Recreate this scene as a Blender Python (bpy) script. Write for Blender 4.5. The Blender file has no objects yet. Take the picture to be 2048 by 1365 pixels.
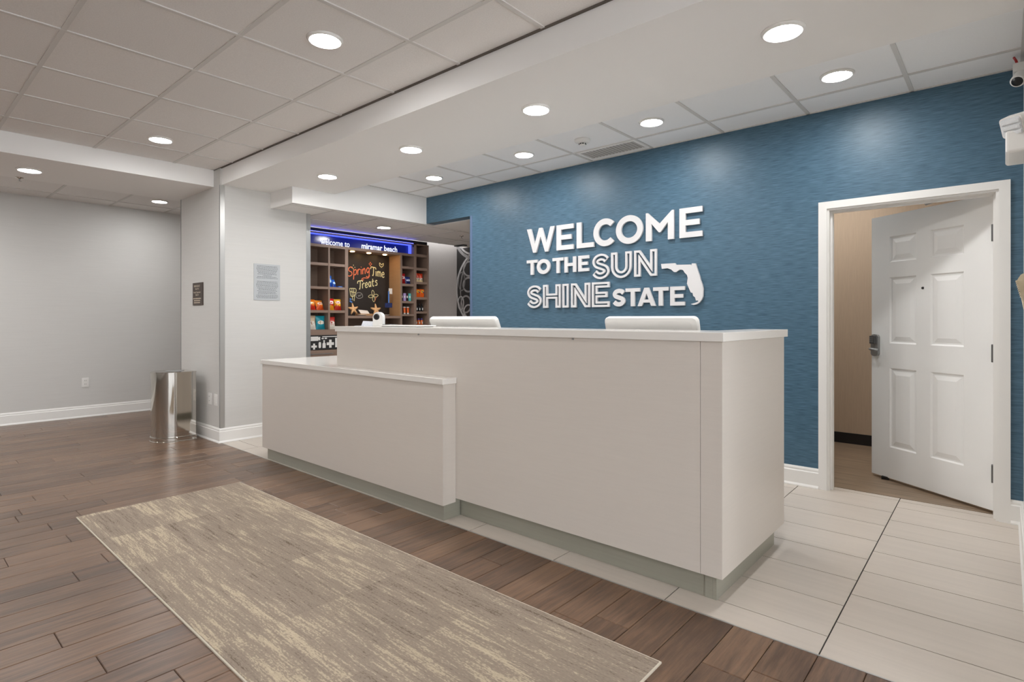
import bpy, bmesh, math, random
from mathutils import Vector, Matrix
from mathutils.geometry import tessellate_polygon

random.seed(7)
SC = bpy.context.scene
COL = SC.collection
R = math.radians

# ------------------------------------------------------------------ camera
cam_d = bpy.data.cameras.new('camera')
cam = bpy.data.objects.new('camera', cam_d)
COL.objects.link(cam)
cam.location = (0, 0, 1.24)
cam.rotation_euler = (R(90), 0, R(41.29))
cam_d.sensor_fit = 'HORIZONTAL'
cam_d.sensor_width = 36.0
cam_d.lens = 36.0 * 1123.5 / 2048
cam_d.shift_y = (638.0 - 682.5) / 2048
cam_d.clip_start = 0.02
SC.camera = cam

# ------------------------------------------------------------------ world, exposure
LAMP = 166.0            # strength of every ceiling downlight lens
world = bpy.data.worlds.new('daylight')
SC.world = world
world.use_nodes = True
bg = world.node_tree.nodes['Background']
bg.inputs[0].default_value = (0.91, 0.955, 1.0, 1)
bg.inputs[1].default_value = 5.0
SC.view_settings.view_transform = 'Standard'
SC.view_settings.look = 'None'
SC.view_settings.exposure = 0.10
SC.view_settings.gamma = 1.0
SC.view_settings.use_curve_mapping = False
SC.cycles.use_denoising = True
SC.cycles.max_bounces = 8
SC.cycles.diffuse_bounces = 5
SC.cycles.glossy_bounces = 4
SC.cycles.sample_clamp_indirect = 6.0

# ------------------------------------------------------------------ helpers
def lin(c):
    c = c / 255.0
    return c / 12.92 if c <= 0.04045 else ((c + 0.055) / 1.055) ** 2.4

def rgb(r, g, b):
    return (lin(r), lin(g), lin(b), 1)

def mat(name, col, rough=0.5, metal=0.0, spec=0.5, var=None, bump=None, emit=None, coat=0.0, rand=0.0):
    """var=(scale xyz, amount, detail): streak noise on colour; bump=(scale xyz, strength, distance); rand: spread per object."""
    m = bpy.data.materials.new(name)
    m.use_nodes = True
    nt = m.node_tree
    N, L = nt.nodes, nt.links
    p = N['Principled BSDF']
    p.inputs['Base Color'].default_value = col
    p.inputs['Roughness'].default_value = rough
    p.inputs['Metallic'].default_value = metal
    p.inputs['Specular IOR Level'].default_value = spec
    p.inputs['Coat Weight'].default_value = coat
    tc = N.new('ShaderNodeTexCoord')
    vec = tc.outputs['Object']
    if rand or var:
        oi = N.new('ShaderNodeObjectInfo')
        add = N.new('ShaderNodeVectorMath'); add.operation = 'ADD'
        sc = N.new('ShaderNodeVectorMath'); sc.operation = 'SCALE'
        sc.inputs[0].default_value = (7.3, 5.1, 9.7)
        L.new(oi.outputs['Random'], sc.inputs['Scale'])
        L.new(vec, add.inputs[0]); L.new(sc.outputs[0], add.inputs[1])
        vec = add.outputs[0] if rand else vec
    def noise(scale, detail):
        mp = N.new('ShaderNodeMapping'); mp.inputs['Scale'].default_value = scale
        L.new(vec, mp.inputs['Vector'])
        n = N.new('ShaderNodeTexNoise'); n.inputs['Scale'].default_value = 1.0
        n.inputs['Detail'].default_value = detail; n.inputs['Roughness'].default_value = 0.6
        L.new(mp.outputs[0], n.inputs['Vector'])
        return n.outputs['Fac']
    if var or rand:
        hsv = N.new('ShaderNodeHueSaturation')
        hsv.inputs['Color'].default_value = col
        val = None
        if var:
            mr = N.new('ShaderNodeMapRange')
            mr.inputs['From Min'].default_value = 0.25; mr.inputs['From Max'].default_value = 0.75
            mr.inputs['To Min'].default_value = 1 - var[1]; mr.inputs['To Max'].default_value = 1 + var[1]
            L.new(noise(var[0], var[2]), mr.inputs['Value'])
            val = mr.outputs[0]
        if rand:
            mr2 = N.new('ShaderNodeMapRange')
            mr2.inputs['To Min'].default_value = 1 - rand; mr2.inputs['To Max'].default_value = 1 + rand
            L.new(oi.outputs['Random'], mr2.inputs['Value'])
            if val is not None:
                mu = N.new('ShaderNodeMath'); mu.operation = 'MULTIPLY'
                L.new(val, mu.inputs[0]); L.new(mr2.outputs[0], mu.inputs[1]); val = mu.outputs[0]
            else:
                val = mr2.outputs[0]
        L.new(val, hsv.inputs['Value'])
        L.new(hsv.outputs[0], p.inputs['Base Color'])
    if bump:
        b = N.new('ShaderNodeBump'); b.inputs['Strength'].default_value = bump[1]; b.inputs['Distance'].default_value = bump[2]
        L.new(noise(bump[0], 3), b.inputs['Height'])
        L.new(b.outputs[0], p.inputs['Normal'])
    if emit:
        p.inputs['Emission Color'].default_value = emit[0]
        p.inputs['Emission Strength'].default_value = emit[1]
    return m

def tag(o, label=None, cat=None, group=None, kind=None):
    if label: o['label'] = label
    if cat: o['category'] = cat
    if group: o['group'] = group
    if kind: o['kind'] = kind
    return o

def empty(name, loc=(0, 0, 0), rz=0.0):
    o = bpy.data.objects.new(name, None)
    COL.objects.link(o)
    o.empty_display_size = 0.1
    o.location = loc
    o.rotation_euler = (0, 0, rz)
    return o

def link(name, me, m=None, parent=None, local=False, smooth=False):
    """local=False: the mesh is in world coordinates (kept under a moved parent); local=True: in the parent's own frame."""
    o = bpy.data.objects.new(name, me)
    COL.objects.link(o)
    if m and not me.materials: me.materials.append(m)
    if smooth:
        for f in me.polygons: f.use_smooth = True
    if parent:
        o.parent = parent
        if not local:
            mw = Matrix.LocRotScale(parent.location, parent.rotation_euler, parent.scale)
            if parent.parent:
                q = parent.parent
                mw = Matrix.LocRotScale(q.location, q.rotation_euler, q.scale) @ parent.matrix_parent_inverse @ mw
            o.matrix_parent_inverse = mw.inverted()
    return o

def mesh(name, V, F):
    me = bpy.data.meshes.new(name)
    me.from_pydata([tuple(v) for v in V], [], F)
    me.update()
    return me

def boxm(name, lo, hi, bevel=0.0, seg=2):
    bm = bmesh.new()
    bmesh.ops.create_cube(bm, size=1.0)
    for v in bm.verts:
        v.co = Vector([lo[i] + (hi[i] - lo[i]) * (v.co[i] + 0.5) for i in range(3)])
    if bevel:
        bmesh.ops.bevel(bm, geom=bm.edges[:], offset=bevel, segments=seg, profile=0.5, affect='EDGES')
    me = bpy.data.meshes.new(name); bm.to_mesh(me); bm.free()
    return me

def box(name, lo, hi, m, parent=None, bevel=0.0, seg=2, local=False):
    return link(name, boxm(name, lo, hi, bevel, seg), m, parent, local)

def boxes(name, L, m, parent=None, local=False):
    V, F = [], []
    for lo, hi in L:
        b = len(V)
        for k in range(8):
            V.append((hi[0] if k & 1 else lo[0], hi[1] if k & 2 else lo[1], hi[2] if k & 4 else lo[2]))
        F += [[b + i for i in f] for f in ((0, 2, 3, 1), (4, 5, 7, 6), (0, 1, 5, 4), (2, 6, 7, 3), (0, 4, 6, 2), (1, 3, 7, 5))]
    return link(name, mesh(name, V, F), m, parent, local)

def frame(o, a, b, n):
    """maps (s, t, d) to o + s*a + t*b + d*n"""
    o, a, b, n = Vector(o), Vector(a), Vector(b), Vector(n)
    return lambda s, t, d=0.0: o + a * s + b * t + n * d

def prism_data(polys, fr, d0, d1):
    """polys: list of (outer, [holes]); closed solids between depths d0 (back) and d1 (front)."""
    V, F = [], []
    for outer, holes in polys:
        loops = [outer] + holes
        flat = [p for l in loops for p in l]
        tris = tessellate_polygon([[Vector((p[0], p[1], 0)) for p in l] for l in loops])
        b = len(V); n = len(flat)
        V += [fr(p[0], p[1], d1) for p in flat] + [fr(p[0], p[1], d0) for p in flat]
        for t in tris:
            F.append([b + i for i in t]); F.append([b + n + i for i in reversed(t)])
        k = 0
        for l in loops:
            m_ = len(l)
            for i in range(m_):
                j = (i + 1) % m_
                F.append([b + k + i, b + k + j, b + n + k + j, b + n + k + i])
            k += m_
    return V, F

def prism(name, polys, fr, d0, d1, m, parent=None, local=False):
    V, F = prism_data(polys, fr, d0, d1)
    me = mesh(name, V, F)
    bm = bmesh.new(); bm.from_mesh(me)
    bmesh.ops.recalc_face_normals(bm, faces=bm.faces[:])
    bm.to_mesh(me); bm.free()
    return link(name, me, m, parent, local)

def lathe(name, prof, m, parent=None, loc=(0, 0, 0), seg=32, axis=None, local=True, smooth=True):
    """prof: list of (radius, height); axis: 3x3-ish frame function or None for +z."""
    V, F = [], []
    fr = axis or frame(loc, (1, 0, 0), (0, 1, 0), (0, 0, 1))
    for r, h in prof:
        for i in range(seg):
            a = 2 * math.pi * i / seg
            V.append(fr(r * math.cos(a), r * math.sin(a), h))
    for k in range(len(prof) - 1):
        for i in range(seg):
            j = (i + 1) % seg
            F.append([k * seg + i, k * seg + j, (k + 1) * seg + j, (k + 1) * seg + i])
    if prof[0][0] > 1e-6: F.append(list(reversed(range(seg))))
    if prof[-1][0] > 1e-6: F.append([(len(prof) - 1) * seg + i for i in range(seg)])
    o = link(name, mesh(name, V, F), m, parent, local)
    if smooth:
        for f in o.data.polygons: f.use_smooth = len(f.vertices) == 4
    return o

def tube(name, pts, r, m, parent=None, seg=10, local=False):
    pts = [Vector(p) for p in pts]
    V, F = [], []
    for i, p in enumerate(pts):
        t = (pts[min(i + 1, len(pts) - 1)] - pts[max(i - 1, 0)]).normalized()
        u = t.cross(Vector((0, 0, 1)))
        if u.length < 1e-3: u = t.cross(Vector((1, 0, 0)))
        u.normalize(); w = t.cross(u)
        for k in range(seg):
            a = 2 * math.pi * k / seg
            V.append(p + (u * math.cos(a) + w * math.sin(a)) * r)
    for i in range(len(pts) - 1):
        for k in range(seg):
            j = (k + 1) % seg
            F.append([i * seg + k, i * seg + j, (i + 1) * seg + j, (i + 1) * seg + k])
    F.append(list(reversed(range(seg)))); F.append([(len(pts) - 1) * seg + k for k in range(seg)])
    return link(name, mesh(name, V, F), m, parent, local, smooth=True)

def copy_tree(o, parent=None, loc=None):
    c = o.copy(); COL.objects.link(c); c.parent = parent
    if loc: c.location = loc
    for ch in o.children:
        d = ch.copy(); COL.objects.link(d); d.parent = c
        for g in ch.children:
            e = g.copy(); COL.objects.link(e); e.parent = d
    return c

def text(name, body, fr, s0, s1, t0, m, parent=None, height=None, bold=0.0, thick=0.002, local=False):
    """lettering fitted between s0 and s1 with its baseline at t0, height of 'l' = height"""
    cu = bpy.data.curves.new(name, 'FONT')
    cu.body = body; cu.size = 1.0; cu.offset = bold; cu.resolution_u = 3
    tmp = bpy.data.objects.new('tmp_text', cu); COL.objects.link(tmp)
    bpy.context.view_layer.update()
    me0 = bpy.data.meshes.new_from_object(tmp.evaluated_get(bpy.context.evaluated_depsgraph_get()))
    bpy.data.objects.remove(tmp); bpy.data.curves.remove(cu)
    xs = [v.co.x for v in me0.vertices]
    x0, x1 = min(xs), max(xs)
    k = (s1 - s0) / (x1 - x0)
    ky = (height / 0.73) if height else k
    V = [fr(s0 + (v.co.x - x0) * k, t0 + v.co.y * ky, thick) for v in me0.vertices]
    F = [list(p.vertices) for p in me0.polygons]
    bpy.data.meshes.remove(me0)
    return link(name, mesh(name, V, F), m, parent, local)

def ribbon_data(paths, w, fr, d):
    V, F = [], []
    for path in paths:
        pts = smooth_path(path, 4)
        b = len(V); d += 0.00012
        for i, p in enumerate(pts):
            a = pts[max(i - 1, 0)]; c = pts[min(i + 1, len(pts) - 1)]
            tx, ty = c[0] - a[0], c[1] - a[1]
            l = math.hypot(tx, ty) or 1
            nx, ny = -ty / l * w / 2, tx / l * w / 2
            V.append(fr(p[0] + nx, p[1] + ny, d)); V.append(fr(p[0] - nx, p[1] - ny, d))
        for i in range(len(pts) - 1):
            F.append([b + 2 * i, b + 2 * i + 1, b + 2 * i + 3, b + 2 * i + 2])
    return V, F

def smooth_path(P, n=6):
    if len(P) < 3: return list(P)
    out = []
    for i in range(len(P) - 1):
        p0 = P[max(i - 1, 0)]; p1 = P[i]; p2 = P[i + 1]; p3 = P[min(i + 2, len(P) - 1)]
        for k in range(n):
            t = k / n
            out.append(tuple(0.5 * (2 * p1[j] + (p2[j] - p0[j]) * t + (2 * p0[j] - 5 * p1[j] + 4 * p2[j] - p3[j]) * t * t
                                    + (3 * p1[j] - p0[j] - 3 * p2[j] + p3[j]) * t ** 3) for j in (0, 1)))
    out.append(tuple(P[-1]))
    return out

# ------------------------------------------------------------------ materials
M = {}
M['paint'] = mat('white_paint', rgb(240, 238, 235), 0.6)
M['trimwhite'] = mat('trim_white', rgb(236, 234, 230), 0.35)
M['linen'] = mat('linen_wallpaper', rgb(207, 205, 201), 0.6, var=((3, 3, 90), 0.025, 4), bump=((10, 10, 260), 0.06, 0.002))
M['ceil_tile'] = mat('mineral_ceiling_tile', rgb(233, 230, 227), 0.85, var=((140, 140, 140), 0.05, 2), bump=((170, 170, 170), 0.25, 0.002), rand=0.02)
M['ceil_lit'] = mat('lit_ceiling_tile', rgb(246, 246, 246), 0.8, var=((140, 140, 140), 0.02, 2), bump=((170, 170, 170), 0.2, 0.002))  # brighter copy of the ceiling tile, light put into its colour
M['tbar'] = mat('ceiling_grid_metal', rgb(214, 211, 207), 0.5)
M['plenum'] = mat('plenum_grey', rgb(150, 146, 142), 0.9)
M['tile'] = mat('porcelain_floor_tile', rgb(199, 189, 178), 0.33, var=((1.6, 34, 5), 0.05, 5), rand=0.025)
M['grout'] = mat('dark_grout', rgb(52, 47, 45), 0.8)
M['toe'] = mat('brushed_toe_kick', rgb(160, 158, 145), 0.38, metal=0.2, var=((2, 2, 60), 0.05, 3))
M['alum'] = mat('brushed_aluminium', rgb(188, 187, 184), 0.35, metal=0.7, var=((3, 3, 1), 0.06, 3))
M['desk'] = mat('desk_laminate', rgb(214, 206, 197), 0.32, var=((6, 6, 150), 0.018, 4))
M['quartz'] = mat('white_quartz_top', rgb(232, 228, 222), 0.14)
M['plastic'] = mat('white_plastic', rgb(232, 230, 226), 0.3)
M['black'] = mat('black_plastic', rgb(18, 18, 19), 0.35)
M['chrome'] = mat('polished_steel', rgb(196, 192, 185), 0.07, metal=1.0, var=((9, 9, 0.2), 0.05, 2))
M['steel'] = mat('satin_steel', rgb(158, 158, 157), 0.38, metal=0.6)
M['wood_sub'] = mat('floor_joint_dark', rgb(34, 24, 19), 0.8)
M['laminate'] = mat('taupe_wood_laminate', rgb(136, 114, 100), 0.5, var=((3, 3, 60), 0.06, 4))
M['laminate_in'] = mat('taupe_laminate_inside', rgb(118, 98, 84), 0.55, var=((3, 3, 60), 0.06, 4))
M['office_wall'] = mat('beige_linen_wall', rgb(186, 164, 140), 0.7, var=((90, 90, 5), 0.06, 4), bump=((200, 200, 8), 0.08, 0.002))
M['office_base'] = mat('dark_rubber_base', rgb(26, 20, 18), 0.5)
M['office_floor'] = mat('office_vinyl_plank', rgb(132, 113, 93), 0.4, var=((2.5, 46, 5), 0.5, 6))
M['grey_wall'] = mat('grey_textured_wall', rgb(190, 182, 176), 0.7, var=((60, 60, 60), 0.03, 3))

def blue_material():
    m = bpy.data.materials.new('blue_brushed_wallcovering'); m.use_nodes = True
    N, L = m.node_tree.nodes, m.node_tree.links
    p = N['Principled BSDF']
    tc = N.new('ShaderNodeTexCoord')
    def nz(scale, detail):
        mp = N.new('ShaderNodeMapping'); mp.inputs['Scale'].default_value = scale
        L.new(tc.outputs['Object'], mp.inputs[0])
        n = N.new('ShaderNodeTexNoise'); n.inputs['Scale'].default_value = 1; n.inputs['Detail'].default_value = detail
        L.new(mp.outputs[0], n.inputs['Vector']); return n.outputs['Fac']
    r = N.new('ShaderNodeValToRGB')
    r.color_ramp.elements[0].position = 0.3; r.color_ramp.elements[0].color = rgb(52, 83, 103)
    r.color_ramp.elements[1].position = 0.72; r.color_ramp.elements[1].color = rgb(89, 122, 143)
    L.new(nz((11, 11, 230), 5), r.inputs['Fac'])
    L.new(r.outputs[0], p.inputs['Base Color'])
    p.inputs['Roughness'].default_value = 0.42
    b = N.new('ShaderNodeBump'); b.inputs['Strength'].default_value = 0.22; b.inputs['Distance'].default_value = 0.003
    L.new(nz((16, 16, 260), 3), b.inputs['Height']); L.new(b.outputs[0], p.inputs['Normal'])
    return m
M['blue'] = blue_material()

def wood_material():
    m = bpy.data.materials.new('hand_scraped_brown_wood'); m.use_nodes = True
    N, L = m.node_tree.nodes, m.node_tree.links
    p = N['Principled BSDF']
    tc = N.new('ShaderNodeTexCoord'); oi = N.new('ShaderNodeObjectInfo')
    sc = N.new('ShaderNodeVectorMath'); sc.operation = 'SCALE'; sc.inputs[0].default_value = (13.0, 7.7, 3.0)
    L.new(oi.outputs['Random'], sc.inputs['Scale'])
    add = N.new('ShaderNodeVectorMath'); L.new(tc.outputs['Object'], add.inputs[0]); L.new(sc.outputs[0], add.inputs[1])
    def nz(scale, detail, rough=0.6):
        mp = N.new('ShaderNodeMapping'); mp.inputs['Scale'].default_value = scale
        L.new(add.outputs[0], mp.inputs[0])
        n = N.new('ShaderNodeTexNoise'); n.inputs['Scale'].default_value = 1; n.inputs['Detail'].default_value = detail
        n.inputs['Roughness'].default_value = rough
        L.new(mp.outputs[0], n.inputs['Vector']); return n.outputs['Fac']
    r = N.new('ShaderNodeValToRGB')
    e = r.color_ramp.elements
    e[0].position = 0.2; e[0].color = rgb(58, 41, 29)
    e[1].position = 0.8; e[1].color = rgb(124, 94, 70)
    x = e.new(0.5); x.color = rgb(87, 63, 45)
    mixf = N.new('ShaderNodeMath'); mixf.operation = 'MULTIPLY_ADD'
    mixf.inputs[1].default_value = 1.15
    mr = N.new('ShaderNodeMath'); mr.operation = 'MULTIPLY_ADD'; mr.inputs[1].default_value = 0.24; mr.inputs[2].default_value = -0.22
    L.new(oi.outputs['Random'], mr.inputs[0])
    L.new(nz((44, 3.0, 4), 8, 0.72), mixf.inputs[0]); L.new(mr.outputs[0], mixf.inputs[2])
    ad2 = N.new('ShaderNodeMath'); ad2.operation = 'MULTIPLY_ADD'; ad2.inputs[1].default_value = 0.32
    L.new(nz((3.2, 1.4, 2), 3), ad2.inputs[0]); L.new(mixf.outputs[0], ad2.inputs[2])
    L.new(ad2.outputs[0], r.inputs['Fac'])
    L.new(r.outputs[0], p.inputs['Base Color'])
    p.inputs['Specular IOR Level'].default_value = 0.5; p.inputs['Coat Weight'].default_value = 0.35; p.inputs['Coat Roughness'].default_value = 0.3
    rr = N.new('ShaderNodeMapRange'); rr.inputs['To Min'].default_value = 0.28; rr.inputs['To Max'].default_value = 0.48
    L.new(nz((18, 3, 3), 3), rr.inputs['Value']); L.new(rr.outputs[0], p.inputs['Roughness'])
    b = N.new('ShaderNodeBump'); b.inputs['Strength'].default_value = 0.5; b.inputs['Distance'].default_value = 0.005
    L.new(nz((24, 2.6, 4), 4), b.inputs['Height']); L.new(b.outputs[0], p.inputs['Normal'])
    return m
M['wood'] = wood_material()

def rug_material():
    m = bpy.data.materials.new('striated_loop_carpet'); m.use_nodes = True
    N, L = m.node_tree.nodes, m.node_tree.links
    p = N['Principled BSDF']; p.inputs['Roughness'].default_value = 0.95; p.inputs['Specular IOR Level'].default_value = 0.1
    tc = N.new('ShaderNodeTexCoord')
    def nz(scale, detail, rough=0.6):
        mp = N.new('ShaderNodeMapping'); mp.inputs['Scale'].default_value = scale
        L.new(tc.outputs['Object'], mp.inputs[0])
        n = N.new('ShaderNodeTexNoise'); n.inputs['Scale'].default_value = 1; n.inputs['Detail'].default_value = detail
        n.inputs['Roughness'].default_value = rough
        L.new(mp.outputs[0], n.inputs['Vector']); return n.outputs['Fac']
    def mad(a, k, c):
        n = N.new('ShaderNodeMath'); n.operation = 'MULTIPLY_ADD'; n.inputs[1].default_value = k
        if isinstance(c, (int, float)): n.inputs[2].default_value = c
        else: L.new(c, n.inputs[2])
        L.new(a, n.inputs[0]); return n.outputs[0]
    # carpet modules: every block of about 0.5 x 0.25 m has its own density of pale streaks
    sn = N.new('ShaderNodeVectorMath'); sn.operation = 'SNAP'; sn.inputs[1].default_value = (0.52, 0.247, 1.0)
    off = N.new('ShaderNodeVectorMath'); off.inputs[1].default_value = (0.13, 0.10, 0.5)
    L.new(tc.outputs['Object'], off.inputs[0]); L.new(off.outputs[0], sn.inputs[0])
    wn = N.new('ShaderNodeTexWhiteNoise'); wn.noise_dimensions = '3D'; L.new(sn.outputs[0], wn.inputs['Vector'])
    s1 = nz((6.5, 84, 1), 4, 0.65)          # short streaks along the runner
    s2 = nz((2.0, 21, 1), 3)                # longer bands of streaks
    s3 = nz((70, 170, 1), 2)                # loop pile
    f = mad(s1, 0.70, mad(s2, 0.60, mad(wn.outputs['Value'], 0.13, mad(s3, 0.52, -0.49))))
    r = N.new('ShaderNodeValToRGB'); e = r.color_ramp.elements
    e[0].position = 0.24; e[0].color = rgb(112, 98, 84)
    e[1].position = 0.74; e[1].color = rgb(198, 184, 160)
    x = e.new(0.36); x.color = rgb(147, 134, 121)
    x = e.new(0.545); x.color = rgb(158, 144, 129)
    x = e.new(0.58); x.color = rgb(184, 169, 147)
    L.new(f, r.inputs['Fac']); L.new(r.outputs[0], p.inputs['Base Color'])
    b = N.new('ShaderNodeBump'); b.inputs['Strength'].default_value = 0.5; b.inputs['Distance'].default_value = 0.004
    L.new(nz((14, 250, 1), 2), b.inputs['Height']); L.new(b.outputs[0], p.inputs['Normal'])
    return m
M['rug'] = rug_material()

M['lens'] = mat('lit_lens', (1, 1, 1, 1), 0.4, emit=((0.99, 0.99, 0.99, 1), LAMP))

# ------------------------------------------------------------------ key dimensions
YW = 4.552          # face of the blue wall
XC, YC = -5.884, 2.29   # corner of the white pillar wall
ZC = 2.745          # ceiling
ZB = 2.58           # underside of bulkheads

# ------------------------------------------------------------------ structure: walls
boxes('wall_back', [((-4.64, YW, 0), (-0.985, YW + 0.138, ZC + 0.1)), ((-0.012, YW, 0), (0.082, YW + 0.138, ZC + 0.1)),
                    ((-0.985, YW, 2.05), (-0.012, YW + 0.138, ZC + 0.1)), ((-5.415, YW, 2.426), (-4.64, YW + 0.138, ZC + 0.1))], M['blue'])
tag(bpy.data.objects['wall_back'], 'blue brushed wallcovering wall behind the reception desk', 'wall', kind='structure')
tag(box('wall_left', (-8.86, -5.2, 0), (-8.72, 4.6, 3.0), M['linen']), 'pale linen wall with an outlet beyond the steel bin', 'wall', kind='structure')
tag(box('wall_pillar', (-6.97, YC, 0), (XC, 3.254, 2.9), M['linen']), 'pale linen pillar wall with the grey notice and dark sign', 'wall', kind='structure')
tag(box('wall_right', (0.082, 2.3, 0), (3.6, 4.69, 3.0), M['linen']), 'pale wall strip at the right edge carrying the emergency light', 'wall', kind='structure')
boxes('wall_east', [((3.6, 1.9, 0), (3.74, 4.69, 3.0)), ((3.6, -5.2, 0), (3.74, -4.9, 3.0)), ((3.6, -4.9, 2.55), (3.74, 1.9, 3.0)), ((3.6, -4.9, 0), (3.74, 1.9, 0.12))], M['linen'])
tag(bpy.data.objects['wall_east'], 'pale lobby wall around the storefront glazing opposite the shelves', 'wall', kind='structure')
tag(box('wall_alcove', (-8.86, 4.6, 0), (-6.97, 4.74, 3.0), M['linen']), 'pale wall closing the recess left of the pillar', 'wall', kind='structure')
tag(box('wall_hall', (-7.06, 3.254, 0), (-6.905, 6.6, 3.0), M['grey_wall']), 'grey textured wall between the snack shelves and the mural', 'wall', kind='structure')
tag(box('wall_mural', (-6.905, 6.46, 0), (-2.2, 6.6, 3.0), M['grey_wall']), 'grey wall carrying the dark mural', 'wall', kind='structure')
tag(box('wall_divider', (-2.3, 4.69, 0), (-2.2, 6.46, 3.0), M['office_wall']), 'beige partition between hall and back office', 'wall', kind='structure')
tag(box('wall_office', (-2.2, 6.41, 0), (1.6, 6.55, 3.0), M['office_wall']), 'beige woven wallcovering wall seen through the open door', 'wall', kind='structure')
tag(box('wall_office_side', (1.5, 4.69, 0), (1.6, 6.41, 3.0), M['office_wall']), 'beige side wall of the back office', 'wall', kind='structure')
# rear wall and the lobby's storefront glazing (to the right of the photographer)
tag(box('wall_rear', (-8.86, -5.34, 0), (3.74, -5.2, 3.0), M['linen']), 'pale lobby wall far behind the runner rug', 'wall', kind='structure')
M['mullion'] = mat('dark_bronze_mullion', rgb(58, 52, 48), 0.4, metal=0.5)
gm = bpy.data.materials.new('clear_pane'); gm.use_nodes = True
_n, _l = gm.node_tree.nodes, gm.node_tree.links
_n.remove(_n['Principled BSDF'])
_t = _n.new('ShaderNodeBsdfTransparent'); _g = _n.new('ShaderNodeBsdfGlossy'); _g.inputs['Roughness'].default_value = 0.02
_x = _n.new('ShaderNodeMixShader'); _x.inputs[0].default_value = 0.06
_l.new(_t.outputs[0], _x.inputs[1]); _l.new(_g.outputs[0], _x.inputs[2]); _l.new(_x.outputs[0], _n['Material Output'].inputs[0])
win = tag(empty('window_1', (3.67, -1.5, 0.12)), 'storefront glazing in dark bronze frames opposite the shelves', 'window', kind='structure')
for k in range(5):
    y = -4.9 + 1.7 * k
    box('mullion', (3.63, y - 0.03, 0.12), (3.71, y + 0.03, 2.55), M['mullion'], win)
    if k < 4: box('pane', (3.665, y + 0.03, 0.16), (3.675, y + 1.67, 2.51), gm, win)
boxes('rail', [((3.63, -4.9, 2.51), (3.71, 1.9, 2.55)), ((3.63, -4.9, 0.12), (3.71, 1.9, 0.16))], M['mullion'], win)

# ------------------------------------------------------------------ structure: floors
fl = tag(box('floor', (-8.86, -5.34, -0.12), (3.74, 2.298, -0.006), M['wood_sub']), 'dark brown hand scraped wood plank floor', 'floor', kind='structure')
box('floor_extension', (-8.86, 2.298, -0.12), (-6.97, 4.74, -0.006), M['wood_sub'], fl)
PW, PX0 = 0.1535, -0.365
def plank(x0, x1, y0, y1, name='plank'):
    g, c, z = 0.001, 0.0023, 0.0
    a0, a1, b0, b1 = x0 + g, x1 - g, y0 + g, y1 - g
    V = [(a0, b0, -0.006), (a1, b0, -0.006), (a1, b1, -0.006), (a0, b1, -0.006),
         (a0, b0, z - c), (a1, b0, z - c), (a1, b1, z - c), (a0, b1, z - c),
         (a0 + c, b0 + c, z), (a1 - c, b0 + c, z), (a1 - c, b1 - c, z), (a0 + c, b1 - c, z)]
    F = [(8, 9, 10, 11), (4, 5, 9, 8), (5, 6, 10, 9), (6, 7, 11, 10), (7, 4, 8, 11), (0, 1, 5, 4), (1, 2, 6, 5), (2, 3, 7, 6), (3, 0, 4, 7)]
    return V, F
rest_V, rest_F = [], []
npl = 0
for k in range(-26, 56):
    x1 = PX0 - PW * k; x0 = x1 - PW
    if x0 < -8.72: x0 = -8.72
    if x1 > 3.6: x1 = 3.6
    if x1 - x0 < 0.02: continue
    yend = 4.6 if x1 < -6.99 else 2.298
    y = yend
    first = True
    while y > -5.2:
        ln = random.choice([0.45, 0.7, 0.9, 1.05, 1.2, 1.35]) * random.uniform(0.92, 1.08)
        if first: ln *= random.uniform(0.3, 1.0); first = False
        y0 = max(y - ln, -5.2)
        if y0 < -4.9: y0 = -5.2
        # the planks in the lobby's open floor ahead of the camera become pieces; the rest of the room is one field
        near = any(0.66 * -px + 0.7514 * py > 1.6 and abs(0.7514 * px + 0.66 * py) < 0.97 * (0.66 * -px + 0.7514 * py)
                   for px in (x0, x1) for py in (y0, y)) and y < 3.6
        V, F = plank(x0, x1, y0, y)
        if near and npl < 298:
            link('plank', mesh('plank', V, F), M['wood'], fl); npl += 1
        else:
            b = len(rest_V); rest_V += V; rest_F += [[b + i for i in f] for f in F]
        y = y0
rest = link('plank_field', mesh('plank_field', rest_V, rest_F), M['wood'], fl)
rest['kind'] = 'stuff'

ft = tag(box('floor_tiled', (-6.905, 2.298, -0.12), (0.082, 4.69, -0.004), M['grout']), 'pale streaked porcelain tile floor around the desk', 'floor', kind='structure')
cols = [0.082, -0.517] + [-0.517 - 0.6125 * i for i in range(1, 10)]
for i in range(len(cols) - 1):
    xa, xb = cols[i + 1], cols[i]
    ys = [2.302]
    y = 2.601 if i % 2 == 0 else 2.459
    while y < 4.5: ys.append(y); y += 0.3075
    ys.append(y if y < 4.62 else 4.602)
    ys.append(4.682)
    ys = sorted(set(ys))
    for j in range(len(ys) - 1):
        if ys[j + 1] - ys[j] < 0.02: continue
        g = 0.0026
        # tiles lie a touch askew of the wall, as laid
        s0 = -0.0115 * (ys[j] - 2.3); s1 = -0.0115 * (ys[j + 1] - 2.3)
        e0 = 0 if i == 0 else 1
        V = [(xa + g + s0, ys[j] + g, -0.004), (xb - g + s0 * e0, ys[j] + g, -0.004), (xb - g + s1 * e0, ys[j + 1] - g, -0.004), (xa + g + s1, ys[j + 1] - g, -0.004)]
        V += [(v[0], v[1], 0.0) for v in V]
        F = [(4, 5, 6, 7), (0, 1, 5, 4), (1, 2, 6, 5), (2, 3, 7, 6), (3, 0, 4, 7)]
        link('tile', mesh('tile', V, F), M['tile'], ft)
tag(box('floor_hall', (-6.905, 4.69, -0.12), (-2.25, 6.46, 0), M['tile']), 'pale floor of the hall by the mural', 'floor', kind='structure')
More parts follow.
